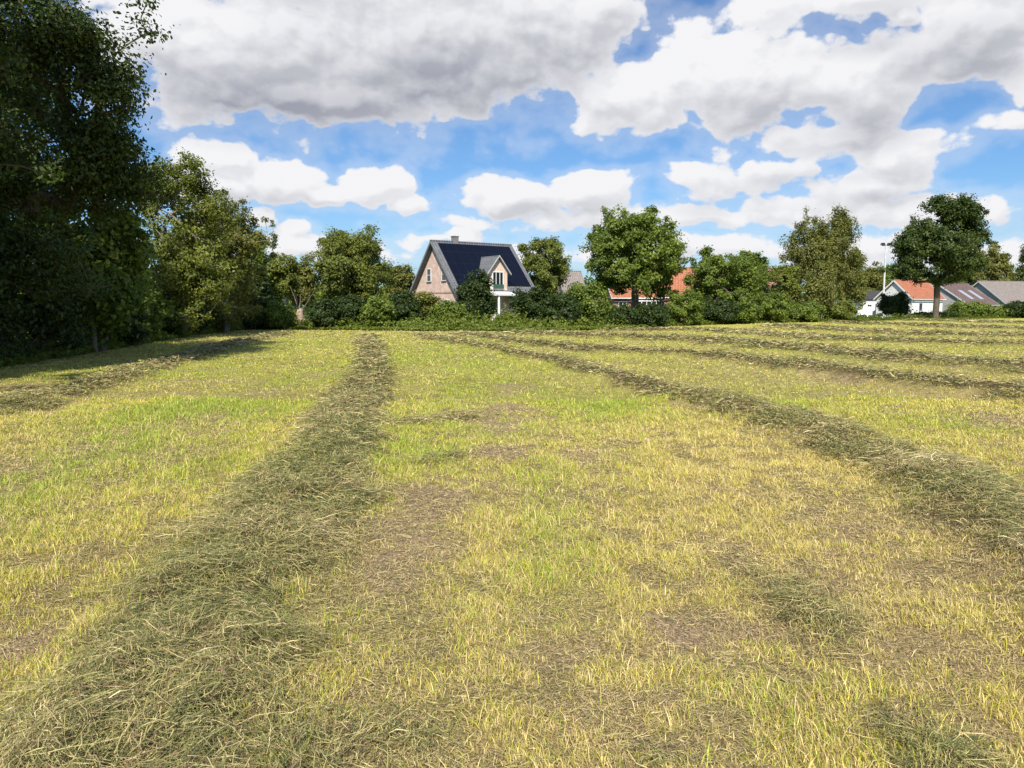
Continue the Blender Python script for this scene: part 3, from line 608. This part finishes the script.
far_tree(455, 498, 271, 62, 'tall dark rounded garden tree in front of the brick house', 'deep_green', .3, name='garden_tree', seed=140, n=330, per=110, size=.17, stems=2, spread=.4, trunk_h=1.4, r0=.12, lobes=lambda w, h: [(0, 0, h*.42, w*.85, w*.8, h*.38), (w*.15, 0, h*.75, w*.5, w*.5, h*.23), (-w*.35, 0, h*.62, w*.5, w*.5, h*.2), (-w*.5, -.4, h*.3, w*.5, w*.5, h*.25), (w*.5, -.3, h*.38, w*.48, w*.5, h*.28)])

# distant woodland beyond the village, one mass
def woodland():
    g = np.random.default_rng(5); P = []
    for k in range(2600):
        a = -.85+1.7*g.random(); r = 190+g.random()*60; hh_ = 6.5+3.0*vnoise(np.array([a*30]), np.array([3.]), 2)[0]
        P.append((math.sin(a)*r, math.cos(a)*r, g.random()**.6*hh_))
    V, Q, rv = leaves(np.array(P), np.array([0, 200, -40.]), 26, 2.2, .95, 8)
    return np_mesh('distant_woodland', V, [Q], {'rnd': rv})
tag(link('distant_woodland', woodland(), ML['mid']), 'far off belt of trees closing the view behind the village', 'woodland', kind='stuff')

# nettles and rough grass along the far edge and the left edge
def verge():
    g = np.random.default_rng(9); n = 110000
    t = g.random(n); px = 205+t*(1030-205)
    i = np.interp(px, [p[0] for p in EDGEPX], np.arange(len(EDGEPX)))
    k = np.floor(i).astype(int); f = i-k; xx = ex[k]*(1-f)+ex[k+1]*f; yy = ey[k]*(1-f)+ey[k+1]*f
    dep = g.random(n)**1.3*4.6-.5*vnoise(xx*.8, yy*.1, 3); yy = yy+dep; hmax = (.08+1.15*fbm(xx*.45, yy*.3, 4, 3)**2)*(.35+np.clip(dep, 0, 4)/3.2*.9)*np.where(px > 855, .35, 1)
    P = np.stack([xx, yy, g.random(n)*hmax], 1)
    nl = 30000; yl = 8+g.random(nl)*44; dl = g.random(nl)**1.2*1.8; xl = -9.6-.195*yl-dl; hl = (.15+.5*fbm(xl, yl, 6, 3))*(.3+dl/1.8)
    P = np.concatenate([P, np.stack([xl, yl, g.random(nl)*hl], 1)])
    # taller stalks standing out of it here and there
    k_ = g.choice(n, 1500); st = [P[k_]*[1, 1, 0]+np.array([0, .6, 0])+np.stack([g.normal(0, .06, 1500), g.normal(0, .06, 1500), (.3+.75*g.random(1500))*hmax[k_]*1.5+t_*.16], 1) for t_ in range(-2, 4)]
    P = np.concatenate([P]+st)
    V, Q, rv = leaves(P, np.array([0, 60, -30.]), 3, .09, .16, 10, stretch=1.4)
    return np_mesh('nettles', V, [Q], {'rnd': rv})
tag(link('nettles', verge(), ML['fresh']), 'bright green nettles and rough grass along the field edge', 'nettles', kind='stuff')

# ------------------------------------------------------------------ building helpers
class M3:
    def __init__(s): s.v, s.f = [], []
    def poly(s, pts): b0 = len(s.v); s.v += [tuple(p) for p in pts]; s.f.append(tuple(range(b0, b0+len(pts)))); return s
    def box(s, a, c):
        (x0, y0, z0), (x1, y1, z1) = a, c; b0 = len(s.v)
        s.v += [(x, y, z) for z in (z0, z1) for x, y in ((x0, y0), (x1, y0), (x1, y1), (x0, y1))]
        for q in ((3, 2, 1, 0), (4, 5, 6, 7), (0, 1, 5, 4), (1, 2, 6, 5), (2, 3, 7, 6), (3, 0, 4, 7)): s.f.append(tuple(b0+i for i in q))
        return s
    def slab(s, pts, th):                      # a polygon given a thickness downwards along its normal
        P = [Vector(p) for p in pts]; n = (P[1]-P[0]).cross(P[2]-P[0]).normalized()
        if n.z < 0: n = -n; P = P[::-1]
        Qs = [p-n*th for p in P]; b0 = len(s.v); k = len(P)
        s.v += [tuple(p) for p in P]+[tuple(p) for p in Qs]
        s.f.append(tuple(range(b0, b0+k))); s.f.append(tuple(range(b0+2*k-1, b0+k-1, -1)))
        for i in range(k): j = (i+1) % k; s.f.append((b0+i, b0+k+i, b0+k+j, b0+j))
        return s
    def prism(s, prof, y0, y1, ax_='y'):
        k = len(prof); b0 = len(s.v)
        f = (lambda p, y: (p[0], y, p[1])) if ax_ == 'y' else (lambda p, y: (y, p[0], p[1]))
        s.v += [f(p, y0) for p in prof]+[f(p, y1) for p in prof]
        s.f.append(tuple(range(b0, b0+k))); s.f.append(tuple(range(b0+2*k-1, b0+k-1, -1)))
        for i in range(k): j = (i+1) % k; s.f.append((b0+i, b0+k+i, b0+k+j, b0+j))
        return s
    def build(s, name, mat, parent=None, bevel=0):
        me = bpy.data.meshes.new(name); me.from_pydata(s.v, [], s.f); me.validate(); me.update()
        o = link(name, me, mat, parent)
        import bmesh
        bm = bmesh.new(); bm.from_mesh(me); bmesh.ops.recalc_face_normals(bm, faces=bm.faces); bm.to_mesh(me); bm.free()
        if bevel: md = o.modifiers.new('bevel', 'BEVEL'); md.width = bevel; md.segments = 2
        return o
def cyl(p0, p1, r0, r1, name, mat, parent, sides=14):
    V, Q = tubes([(*p0, r0, *p1, r1)], sides)
    k = sides; me = bpy.data.meshes.new(name); me.from_pydata([tuple(v) for v in V], [], [tuple(int(i) for i in q) for q in Q]+[tuple(range(k)), tuple(range(2*k-1, k-1, -1))]); me.update()
    return link(name, me, mat, parent)
def plain(name, col, rough=.7, spec=.3, metal=0, var=.12, scale=4):
    m, q, out = newmat(name); pos = q.n('ShaderNodeTexCoord').outputs['Object']; n = q.noise(pos, scale, 5, .65); f = q.mr(n, .3, .7, 1-var, 1+var)
    p = bsdf(q, q.vm('MULTIPLY', (*col,), q.xyz(f, f, f)), rough, spec, metal); m.node_tree.links.new(p.outputs[0], out.inputs[0]); return m
def m_brick(name, c1, c2, mortar):
    m, q, out = newmat(name); tc_ = q.n('ShaderNodeTexCoord'); P = tc_.outputs['Object']; x, y, z = q.sep(P)
    nx_, ny_, nz_ = q.sep(q.n('ShaderNodeNewGeometry').outputs['Normal'])
    nn = q.n('ShaderNodeVectorTransform'); nn.vector_type = 'NORMAL'; nn.convert_from = 'WORLD'; nn.convert_to = 'OBJECT'
    q.put(nn.inputs[0], q.n('ShaderNodeNewGeometry').outputs['Normal']); a_, b2, c_ = q.sep(nn.outputs[0])
    s = q.m('GREATER_THAN', q.m('ABSOLUTE', a_), .5); u = q.m('ADD', q.m('MULTIPLY', y, s), q.m('MULTIPLY', x, q.m('SUBTRACT', 1.0, s)))
    bt = q.n('ShaderNodeTexBrick'); q.put(bt.inputs['Vector'], q.xyz(u, z, 0.0)); bt.inputs['Scale'].default_value = 1; bt.inputs['Brick Width'].default_value = .25; bt.inputs['Row Height'].default_value = .077
    bt.inputs['Mortar Size'].default_value = .008; bt.inputs['Color1'].default_value = (*c1, 1); bt.inputs['Color2'].default_value = (*c2, 1); bt.inputs['Mortar'].default_value = (*mortar, 1)
    n = q.noise(P, 1.6, 5, .6); f = q.mr(n, .3, .7, .85, 1.15)
    p = bsdf(q, q.vm('MULTIPLY', bt.outputs[0], q.xyz(f, f, f)), .85, .2); m.node_tree.links.new(p.outputs[0], out.inputs[0]); return m
def m_tile(name, c1, c2, w=.30, h=.34, rough=.7):
    m, q, out = newmat(name); P = q.n('ShaderNodeTexCoord').outputs['Object']; x, y, z = q.sep(P)
    nn = q.n('ShaderNodeVectorTransform'); nn.vector_type = 'NORMAL'; nn.convert_from = 'WORLD'; nn.convert_to = 'OBJECT'
    q.put(nn.inputs[0], q.n('ShaderNodeNewGeometry').outputs['Normal']); a_, b2, c_ = q.sep(nn.outputs[0])
    s = q.m('GREATER_THAN', q.m('ABSOLUTE', a_), q.m('ABSOLUTE', b2)); u = q.m('ADD', q.m('MULTIPLY', y, s), q.m('MULTIPLY', x, q.m('SUBTRACT', 1.0, s)))
    wave = q.m('SINE', q.m('MULTIPLY', u, 6.283/w)); row = q.m('FRACT', q.m('DIVIDE', z, h*.72))
    n = q.noise(P, 2.2, 6, .7); n2 = q.noise(P, 14, 3, .6)
    f = q.m('MULTIPLY', q.mr(row, 0, .16, .55, 1.0), q.mr(wave, -1, -.4, .68, 1.0)); c = q.mix(q.mr(q.m('ADD', q.m('MULTIPLY', n, .6), q.m('MULTIPLY', n2, .4)), .35, .65), (*c1, 1), (*c2, 1))
    p = bsdf(q, q.vm('MULTIPLY', c, q.xyz(f, f, f)), rough, .3, bump=(q.m('ADD', wave, row), .5, .03)); m.node_tree.links.new(p.outputs[0], out.inputs[0]); return m
BRICK = m_brick('pale_red_brick', (.60, .40, .325), (.70, .50, .41), (.56, .46, .40)); BRICK_B = m_brick('buff_brick', (.66, .47, .36), (.74, .55, .43), (.5, .46, .4)); BRICK_D = m_brick('dark_brick', (.24, .11, .08), (.30, .15, .10), (.3, .27, .24))
GREYT = m_tile('grey_roof_tiles', (.115, .12, .13), (.19, .195, .205)); ORT = m_tile('orange_roof_tiles', (.33, .115, .06), (.47, .19, .105)); BRT = m_tile('brown_roof_tiles', (.115, .075, .065), (.20, .135, .12)); RBT = m_tile('faded_red_roof_tiles', (.28, .14, .11), (.42, .23, .18))
GBT = m_tile('grey_brown_roof_tiles', (.20, .17, .15), (.30, .26, .235)); DKR = plain('dark_felt_roof', (.05, .05, .052), .8)
WHITE = plain('white_paint', (.80, .80, .78), .5, .4, var=.04); RENDER = plain('white_render', (.78, .77, .74), .85, .2, var=.06, scale=1.5); GREYR = plain('grey_render', (.36, .35, .34), .9, .2, var=.1)
GREYF = plain('grey_fascia', (.20, .205, .215), .6); METAL = plain('galvanised_metal', (.66, .67, .68), .5, .4, .15); DARK = plain('dark_metal', (.05, .05, .055), .4, .5); GREENP = plain('dark_green_panel', (.04, .10, .07), .5)
WOODG = plain('weathered_wood', (.33, .28, .22), .85, .15, var=.3, scale=8); WOODP = plain('pale_wood', (.50, .38, .28), .8, .2, var=.2, scale=8)
m, q, out = newmat('window_glass'); p = bsdf(q, (.02, .025, .03, 1), .06, .8); m.node_tree.links.new(p.outputs[0], out.inputs[0]); GLASS = m
def m_solar():
    m, q, out = newmat('solar_glass'); P = q.n('ShaderNodeTexCoord').outputs['Object']; x, y, z = q.sep(P)
    gx_ = q.mr(q.m('ABSOLUTE', q.m('SUBTRACT', q.m('FRACT', q.m('DIVIDE', x, 1.02)), .5)), .475, .49); gz = q.mr(q.m('ABSOLUTE', q.m('SUBTRACT', q.m('FRACT', q.m('DIVIDE', z, 1.19)), .5)), .475, .49)
    c = q.mix(q.m('MAXIMUM', gx_, gz), (.006, .008, .017, 1), (.012, .014, .022, 1))
    p = bsdf(q, c, .12, .18); m.node_tree.links.new(p.outputs[0], out.inputs[0]); return m
SOLAR = m_solar()

def window(parent, c, w, h, n, wall_mat_frame=WHITE, bars=(1, 1), sill=True, name='window', th=.07):
    """window centred at c on a wall with outward normal n ('-y', '-x', '+x') in the parent's frame; frame, pane and sill"""
    def bx_(mm, u0, u1, z0, z1, o0, o1):
        if n == '-y': mm.box((c[0]+u0, c[1]-o1, c[2]+z0), (c[0]+u1, c[1]-o0, c[2]+z1))
        elif n == '-x': mm.box((c[0]-o1, c[1]+u0, c[2]+z0), (c[0]-o0, c[1]+u1, c[2]+z1))
        else: mm.box((c[0]+o0, c[1]+u0, c[2]+z0), (c[0]+o1, c[1]+u1, c[2]+z1))
    mm = M3(); t = th
    bx_(mm, -w/2, w/2, h/2-t, h/2, 0.004, .05); bx_(mm, -w/2, w/2, -h/2, -h/2+t, 0.004, .05); bx_(mm, -w/2, -w/2+t, -h/2+t, h/2-t, 0.004, .05); bx_(mm, w/2-t, w/2, -h/2+t, h/2-t, 0.004, .05)
    for k in range(1, bars[0]): u = -w/2+w*k/bars[0]; bx_(mm, u-.03, u+.03, -h/2+t, h/2-t, 0.012, .045)
    for k in range(1, bars[1]): z = -h/2+h*k/bars[1]; bx_(mm, -w/2+t, w/2-t, z-.02, z+.02, 0.010, .043)
    f = mm.build(name, wall_mat_frame, parent)
    g_ = M3(); bx_(g_, -w/2+t*.5, w/2-t*.5, -h/2+t*.5, h/2-t*.5, 0.002, .02); g_.build('pane', GLASS, f)
    if sill: s_ = M3(); bx_(s_, -w/2-.06, w/2+.06, -h/2-.07, -h/2-.003, 0.002, .11); s_.build('sill', GREYF, f)
    return f
def gable_house(name, label, loc, rz, Lx, Wy, eave, ridge, wall, roofm, ov=.35, thick=.16, cat='house', verge=None, fascia=True):
    """ridge along local x from 0 to Lx, walls y 0 (front) to Wy; local origin at the near left corner"""
    root = empty(name, loc, rz, label, cat)
    prof = [(0, -.1), (Wy, -.1), (Wy, eave), (Wy/2, ridge-.12), (0, eave)]
    M3().prism(prof, 0, Lx, 'x').build('wall', wall, root)
    sl = (ridge-eave)/(Wy/2); e2 = eave-ov*sl
    rf = M3(); rf.slab([(-ov, -ov, e2+.10), (Lx+ov, -ov, e2+.10), (Lx+ov, Wy/2, ridge+.10), (-ov, Wy/2, ridge+.10)], thick); rf.slab([(-ov, Wy+ov, e2+.10), (Lx+ov, Wy+ov, e2+.10), (Lx+ov, Wy/2+.01, ridge+.097), (-ov, Wy/2+.01, ridge+.097)], thick)
    ro = rf.build('roof', roofm, root)
    rt = M3(); V, Q = tubes([(-ov-.01, Wy/2, ridge+.09, .10, Lx+ov+.01, Wy/2, ridge+.09, .10)], 8); rt.v = [tuple(v) for v in V]; rt.f = [tuple(int(i) for i in q_) for q_ in Q]+[tuple(range(8)), tuple(range(15, 7, -1))]
    rt.build('ridge_tiles', roofm, ro)
    if fascia:
        for xx, nm in ((-ov, 0), (Lx+ov, 1)):
            fb = M3()
            for (ya, za), (yb, zb) in (((-ov, e2), (Wy/2, ridge)), ((Wy+ov, e2), (Wy/2, ridge))):
                x0, x1 = (xx-.03, xx-.003) if nm == 0 else (xx+.003, xx+.03)
                P = [(ya, za-.14), (yb, zb-.14), (yb, zb+.13), (ya, za+.13)]; b0 = len(fb.v)
                fb.v += [(x0, *p_) for p_ in P]+[(x1, *p_) for p_ in P]; fb.f += [tuple(b0+i for i in q_) for q_ in ((0, 1, 2, 3), (7, 6, 5, 4), (0, 4, 5, 1), (1, 5, 6, 2), (2, 6, 7, 3), (3, 7, 4, 0))]
            fb.build('verge_board', verge or GREYF, root)
        gt = M3(); gt.box((-ov, -ov-.11, e2-.06), (Lx+ov, -ov-.004, e2+.05)); gt.build('gutter', verge or GREYF, root)
    return root, ro, (e2, sl)

# ------------------------------------------------------------------ the brick house with the solar roof
phi = R(35); Yc = 74.0; Xc = ax(457.5, Yc)
Wd, Ln, EV, RG = 8.7, 8.9, 3.45, 8.15
house, roof, (e2, sl) = gable_house('brick_house', 'pale red brick house with steep dark solar roof and gabled dormer', (Xc, Yc, 0), phi, Ln, Wd, EV, RG, BRICK, GREYT, ov=.5, thick=.2)
nrm = Vector((0, -sl, 1)).normalized()
def onroof(x, z, off): y = -.5+(z-.10-e2)/sl; return tuple(Vector((x, y, z))+nrm*off)
sp = M3(); sp.slab([onroof(.18, 3.70, .10), onroof(Ln, 3.70, .10), onroof(Ln, 7.95, .10), onroof(.18, 7.95, .10)], .07); sp.build('solar_panels', SOLAR, roof)
band = M3(); band.box((-.035, .003, 2.95), (-.003, Wd-.003, 3.12)); band.build('brick_band', m_brick('band_brick', (.42, .24, .19), (.48, .30, .24), (.4, .36, .32)), house)
for y in (2.55, 5.6): window(house, (0, y, 4.85), .85, 1.3, '-x', bars=(1, 2), th=.05)
for y in (1.9, 5.7): window(house, (0, y, 1.65), 1.0, 1.4, '-x', bars=(2, 1))
for x in (1.2, 2.6, 7.4): window(house, (x, 0, 1.6), 1.1, 1.35, '-y', bars=(2, 1))
# dormer flush with the front wall
dx, dw, dz, dr = 4.55, 1.15, 5.15, 6.60
dm = M3(); dm.prism([(dx-dw, EV-.4), (dx+dw, EV-.4), (dx+dw, dz), (dx, dr-.12), (dx-dw, dz)], -.25, 3.2, 'y'); dmo = dm.build('dormer', BRICK_B, house)
dsl = (dr-dz)/dw; o = .28; ybk = lambda z: -.5+(z-.1-e2)/sl
dr_ = M3()
for s in (-1, 1):
    xe = dx+s*(dw+o); ze = dz-o*dsl
    dr_.slab([(xe, -.55, ze+.1), (dx, -.55, dr+.1+(0 if s > 0 else .002)), (dx, ybk(dr+.1)+.15, dr+.1+(0 if s > 0 else .002)), (xe, ybk(ze+.1)+.15, ze+.1)], .12)
dr_.build('dormer_roof', GREYT, dmo)
db = M3()
for s in (-1, 1):
    xe = dx+s*(dw+o); ze = dz-o*dsl; P = [(xe, ze-.02), (dx, dr-.02), (dx, dr+.12), (xe, ze+.12)]; b0 = len(db.v)
    db.v += [(p_[0], -.60, p_[1]) for p_ in P]+[(p_[0], -.555, p_[1]) for p_ in P]; db.f += [tuple(b0+i for i in q_) for q_ in ((0, 1, 2, 3), (7, 6, 5, 4), (0, 4, 5, 1), (1, 5, 6, 2), (2, 6, 7, 3), (3, 7, 4, 0))]
db.build('verge_board', plain('light_grey_board', (.50, .49, .48), .6), dmo)
window(dmo, (dx, -.25, 4.25), 1.35, 1.75, '-y', bars=(3, 1), sill=False, name='balcony_door', th=.09)
bp = M3(); bp.box((dx-.62, -.42, 3.42), (dx+.62, -.36, 3.85)); bp.build('balcony_panel', GREENP, dmo)
ch = M3(); cx_ = 2.35; ch.box((cx_-.28, Wd/2-.28, RG-.5), (cx_+.28, Wd/2+.28, RG+.60)); cho = ch.build('chimney', plain('grey_chimney', (.20, .19, .19), .9), roof)
cc_ = M3(); cc_.box((cx_-.33, Wd/2-.33, RG+.603), (cx_+.33, Wd/2+.33, RG+.68)); cc_.build('chimney_cap', GREYF, cho)
# white porch with columns under the balcony
pc = M3(); pc.slab([(dx-1.35, -1.9, 2.85), (dx+1.35, -1.9, 2.85), (dx+1.35, -.02, 3.2), (dx-1.35, -.02, 3.2)], .16); pco = pc.build('porch_canopy', WHITE, house)
for s in (-.85, 1.15): cyl((dx+s, -1.7, -.05), (dx+s, -1.7, 2.72), .13, .11, 'porch_column', WHITE, pco)
dd = M3(); dd.box((dx-.5, -.06, 0), (dx+.5, -.004, 2.1)); ddo = dd.build('door', WHITE, house)
dg = M3(); dg.box((dx-.32, -.085, 1.1), (dx+.32, -.063, 1.95)); dg.build('door_pane', GLASS, ddo); dh = M3(); dh.box((dx+.36, -.12, 1.0), (dx+.44, -.063, 1.05)); dh.build('handle', METAL, ddo)
bay = M3(); bay.box((6.15, -1.1, 0), (8.5, -.003, 2.35)); bayo = bay.build('bay', RENDER, house); window(bayo, (7.3, -1.1, 1.35), 1.9, 1.3, '-y', bars=(3, 1))
bt_ = M3(); bt_.slab([(6.0, -1.3, 2.42), (8.65, -1.3, 2.42), (8.65, -.01, 2.85), (6.0, -.01, 2.85)], .12); bt_.build('bay_roof', GREYT, bayo)

# ------------------------------------------------------------------ orange roofed house with white conservatory
Yo = 86.0
oh, oro, _ = gable_house('orange_roofed_house', 'house with orange tiled roof half hidden by the largest tree', (ax(614, Yo), Yo, 0), R(8), 8.0, 8.2, 2.9, 6.0, BRICK_D, ORT, ov=.4, verge=WHITE)
for x in (1.0, 7.0): window(oh, (x, 0, 1.6), 1.0, 1.2, '-y', bars=(2, 1))
con = M3(); con.box((1.9, -2.2, 0), (6.0, -.003, .7)); cono = con.build('conservatory', WHITE, oh)
fr = M3()
for k in range(8): x = 1.9+k*(4.1-.1)/7; fr.box((x, -2.2, .703), (x+.10, -2.1, 2.2))
for z in (2.2,): fr.box((1.88, -2.23, 2.203), (6.02, -.01, 2.34))
fro = fr.build('conservatory_frame', WHITE, cono)
cg = M3(); cg.box((1.95, -2.15, .703), (5.95, -2.13, 2.198)); cg.build('pane', GLASS, cono)
oc = M3(); oc.box((5.6, 3.8, 5.7), (6.2, 4.5, 7.1)); oc.build('chimney', BRICK_D, oro)
# lower wing whose orange roof shows between the trees
ow, owr, _ = gable_house('orange_roofed_wing', 'orange roofed annex between the largest tree and the dense bushy tree', (ax(664, 82), 82, 0), R(-12), 4.2, 6.0, 2.9, 5.8, BRICK_D, ORT, ov=.3, verge=WHITE, cat='house')
window(ow, (1.6, 0, 1.5), .9, 1.2, '-y', bars=(2, 1)); window(ow, (3.2, 0, 1.5), .9, 1.2, '-y', bars=(2, 1))
# brown red roof further back
rh, _, _ = gable_house('red_roofed_house', 'house with faded brown red roof between the bushy tree and the birches', (ax(748, 106), 106, 0), R(6), 7.0, 8.0, 3.2, 7.0, BRICK_D, RBT, ov=.4)
window(rh, (2.5, 0, 1.6), 1.0, 1.2, '-y'); window(rh, (5.0, 0, 1.6), 1.0, 1.2, '-y')
gh, _, _ = gable_house('grey_roofed_house', 'distant roof seen left of the largest tree', (ax(566, 112), 112, 0), R(10), 2.9, 8.0, 3.2, 6.9, BRICK, GBT, ov=.4)
window(gh, (1.5, 0, 1.6), 1.0, 1.2, '-y')
# small shed with a red roof in the dense bushes
sh, _, _ = gable_house('garden_shed', 'little red roofed shed with white boards among dark bushes', (ax(716, 73.5), 73.5, 0), R(14), 3.4, 2.6, 1.75, 2.9, WOODG, RBT, ov=.25, verge=WHITE, cat='shed')
sd = M3(); sd.box((1.2, -.05, .02), (2.0, -.004, 1.6)); sd.build('door', WHITE, sh)

# ------------------------------------------------------------------ cottages and barns on the right
Yw = 118.0
wh, whr, _ = gable_house('white_cottage', 'white rendered cottage with orange tiled roof behind the lone oak', (ax(912, Yw), Yw, 0), R(26), 7.2, 6.4, 3.05, 5.75, RENDER, ORT, ov=.3, verge=WHITE)
window(wh, (2.0, 0, 1.7), .62, .95, '-y', bars=(1, 2), wall_mat_frame=DARK); window(wh, (5.6, 0, 1.7), .9, .95, '-y', bars=(2, 1), wall_mat_frame=DARK); window(wh, (0, 3.3, 1.6), .7, .9, '-x', bars=(1, 2), wall_mat_frame=DARK)
wc = M3(); wc.box((5.1, 3.0, 5.0), (5.6, 3.6, 6.2)); wc.build('chimney', BRICK_D, whr)
Ys = 126.0
sw = empty('white_outbuilding', (ax(863, Ys), Ys, 0), R(4), 'low white building with flat dark roof left of the white cottage', 'building')
M3().box((0, 0, -.1), (5.9, 5, 2.9)).build('wall', RENDER, sw)
dk = M3(); dk.prism([(-.35, 2.903), (5.35, 2.903), (5.2, 4.3), (2.2, 4.3)], -.3, 6.2, 'x'); dk.build('roof', DKR, sw)
window(sw, (1.1, 0, 1.6), .8, .9, '-y'); window(sw, (3.9, 0, 1.6), .8, .9, '-y')
gd = M3(); gd.box((2.1, -.06, 0), (3.0, -.004, 2.05)); gd.build('door', DARK, sw)
Yb = 124.0
b1, b1r, (be, bs) = gable_house('grey_barn', 'barn with grey gable and brown roof with rooflights beside the cottage', (ax(968, Yb), Yb, 0), R(33), 9.5, 10.5, 2.1, 5.6, GREYR, BRT, ov=.3, cat='barn', verge=plain('light_verge', (.5, .5, .5)))
bn = Vector((0, -bs, 1)).normalized()
def onb(x, z): y = -.3+(z-.1-be)/bs; return tuple(Vector((x, y, z))+bn*.05)
for x in (3.0, 6.2): r_ = M3(); r_.slab([onb(x, 2.9), onb(x+1.1, 2.9), onb(x+1.1, 4.4), onb(x, 4.4)], .05); r_.build('rooflight', plain('rooflight_sheet', (.35, .38, .42), .3), b1r)
bw = M3(); bw.box((2.2, -.05, .02), (4.6, -.004, 1.75)); bw.build('door', WHITE, b1)
b2_, b2r, _ = gable_house('grey_barn', 'farther barn with pale grey brown roof at the right picture edge', (ax(1006, 134), 134, 0), R(18), 13, 11, 2.3, 6.2, GREYR, GBT, ov=.3, cat='barn', verge=plain('pale_verge', (.55, .55, .54)))
bw = M3(); bw.box((3, -.05, .02), (6, -.004, 1.9)); bw.build('door', DARK, b2_)

# lamp mast with floodlight head
Yl = 114.0; lx = ax(883, Yl); lt = az_(243, Yl)
lm = empty('lamp_mast', (lx, Yl, 0), 0, 'tall pale lamp mast with twin floodlights beside the birches', 'lamp post')
cyl((0, 0, -.1), (0, 0, lt-.35), .17, .10, 'pole', METAL, lm); cyl((0, 0, 0), (0, 0, .9), .24, .22, 'base', METAL, lm)
ar = M3(); ar.box((-.62, -.06, lt-.42), (.62, .06, lt-.32)); ar.build('arm', DARK, lm)
for s in (-1, 1):
    hd = M3(); hd.prism([(s*.18, lt-.30), (s*.78, lt-.30), (s*.66, lt+.02), (s*.30, lt+.02)], -.25, .22, 'y'); ho = hd.build('lamp_head', DARK, lm)
    hl = M3(); hl.box((s*.48-.2, -.272, lt-.24), (s*.48+.2, -.253, lt-.03)); hl.build('lens', GLASS, ho)

# parked van roof seen left of the low white building
vn = empty('parked_trailer', (ax(862, 98), 98, 0), R(0), 'small white trailer standing at the field edge below the lamp mast', 'trailer')
tb = M3(); tb.prism([(-1.1, .55), (1.1, .55), (1.1, 1.5), (.9, 1.65), (-.9, 1.65), (-1.1, 1.5)], -.6, .6, 'y'); tb.build('body', WHITE, vn, bevel=.04)
for s in (-1, 1):
    w_ = cyl((0, s*.64-.09, .33), (0, s*.64+.09, .33), .33, .33, 'wheel', DARK, vn, 20); cyl((0, s*.64-.1, .33), (0, s*.64+.1, .33), .17, .17, 'rim', METAL, w_, 16)
cyl((1.1, 0, .5), (2.1, 0, .5), .05, .05, 'drawbar', DARK, vn)

# pollard stump and garden rail on the left
def stump():
    Yp = 55.5; root = empty('pollard_stump', (ax(300, Yp), Yp, 0), 0, 'pale cut pollard stump with short bare boughs at the field corner', 'tree stump')
    g = np.random.default_rng(3); segs = [(0, 0, -.1, .36, .04, 0, .6, .25), (.04, 0, .6, .25, -.02, 0, 1.1, .30), (-.02, 0, 1.1, .30, .06, 0, 1.5, .19)]
    V, Q = tubes(segs, 14); V += g.normal(0, .012, V.shape); link('trunk', np_mesh('trunk', V, [Q], smooth=True), plain('pale_cut_wood', (.38, .29, .21), .9, .1, var=.4, scale=7), root)
    for a, L_ in ((.3, 1.5), (1.9, 1.2), (2.8, 1.7), (4.6, 1.3)):
        p = np.array([.1*math.cos(a), .1*math.sin(a), 1.35]); s = []
        r = .06
        for k in range(5):
            q_ = p+np.array([math.cos(a)*.16+g.normal(0, .04), math.sin(a)*.16+g.normal(0, .04), L_/5]); s.append((*p, r, *q_, r*.8)); p = q_; r *= .8
        V, Q = tubes(s, 8); link('bough', np_mesh('bough', V, [Q], smooth=True), BARK, root)
stump()
fn = empty('garden_fence', (ax(352, 56.5), 56.5, 0), 0, 'weathered wooden post and rail fence below the fruit tree', 'fence')
for k in range(5): cyl((k*.85, 0, -.1), (k*.85, 0, 1.95 if k > 1 else 1.5), .06, .055, 'post', WOODP, fn, 10)
rl = M3(); rl.box((1.6, -.05, 1.953), (3.6, .05, 2.03)); rl.build('rail', WOODP, fn)
rl = M3(); rl.box((-.1, -.09, .9), (3.5, -.062, 1.02)); rl.build('rail', WOODG, fn)
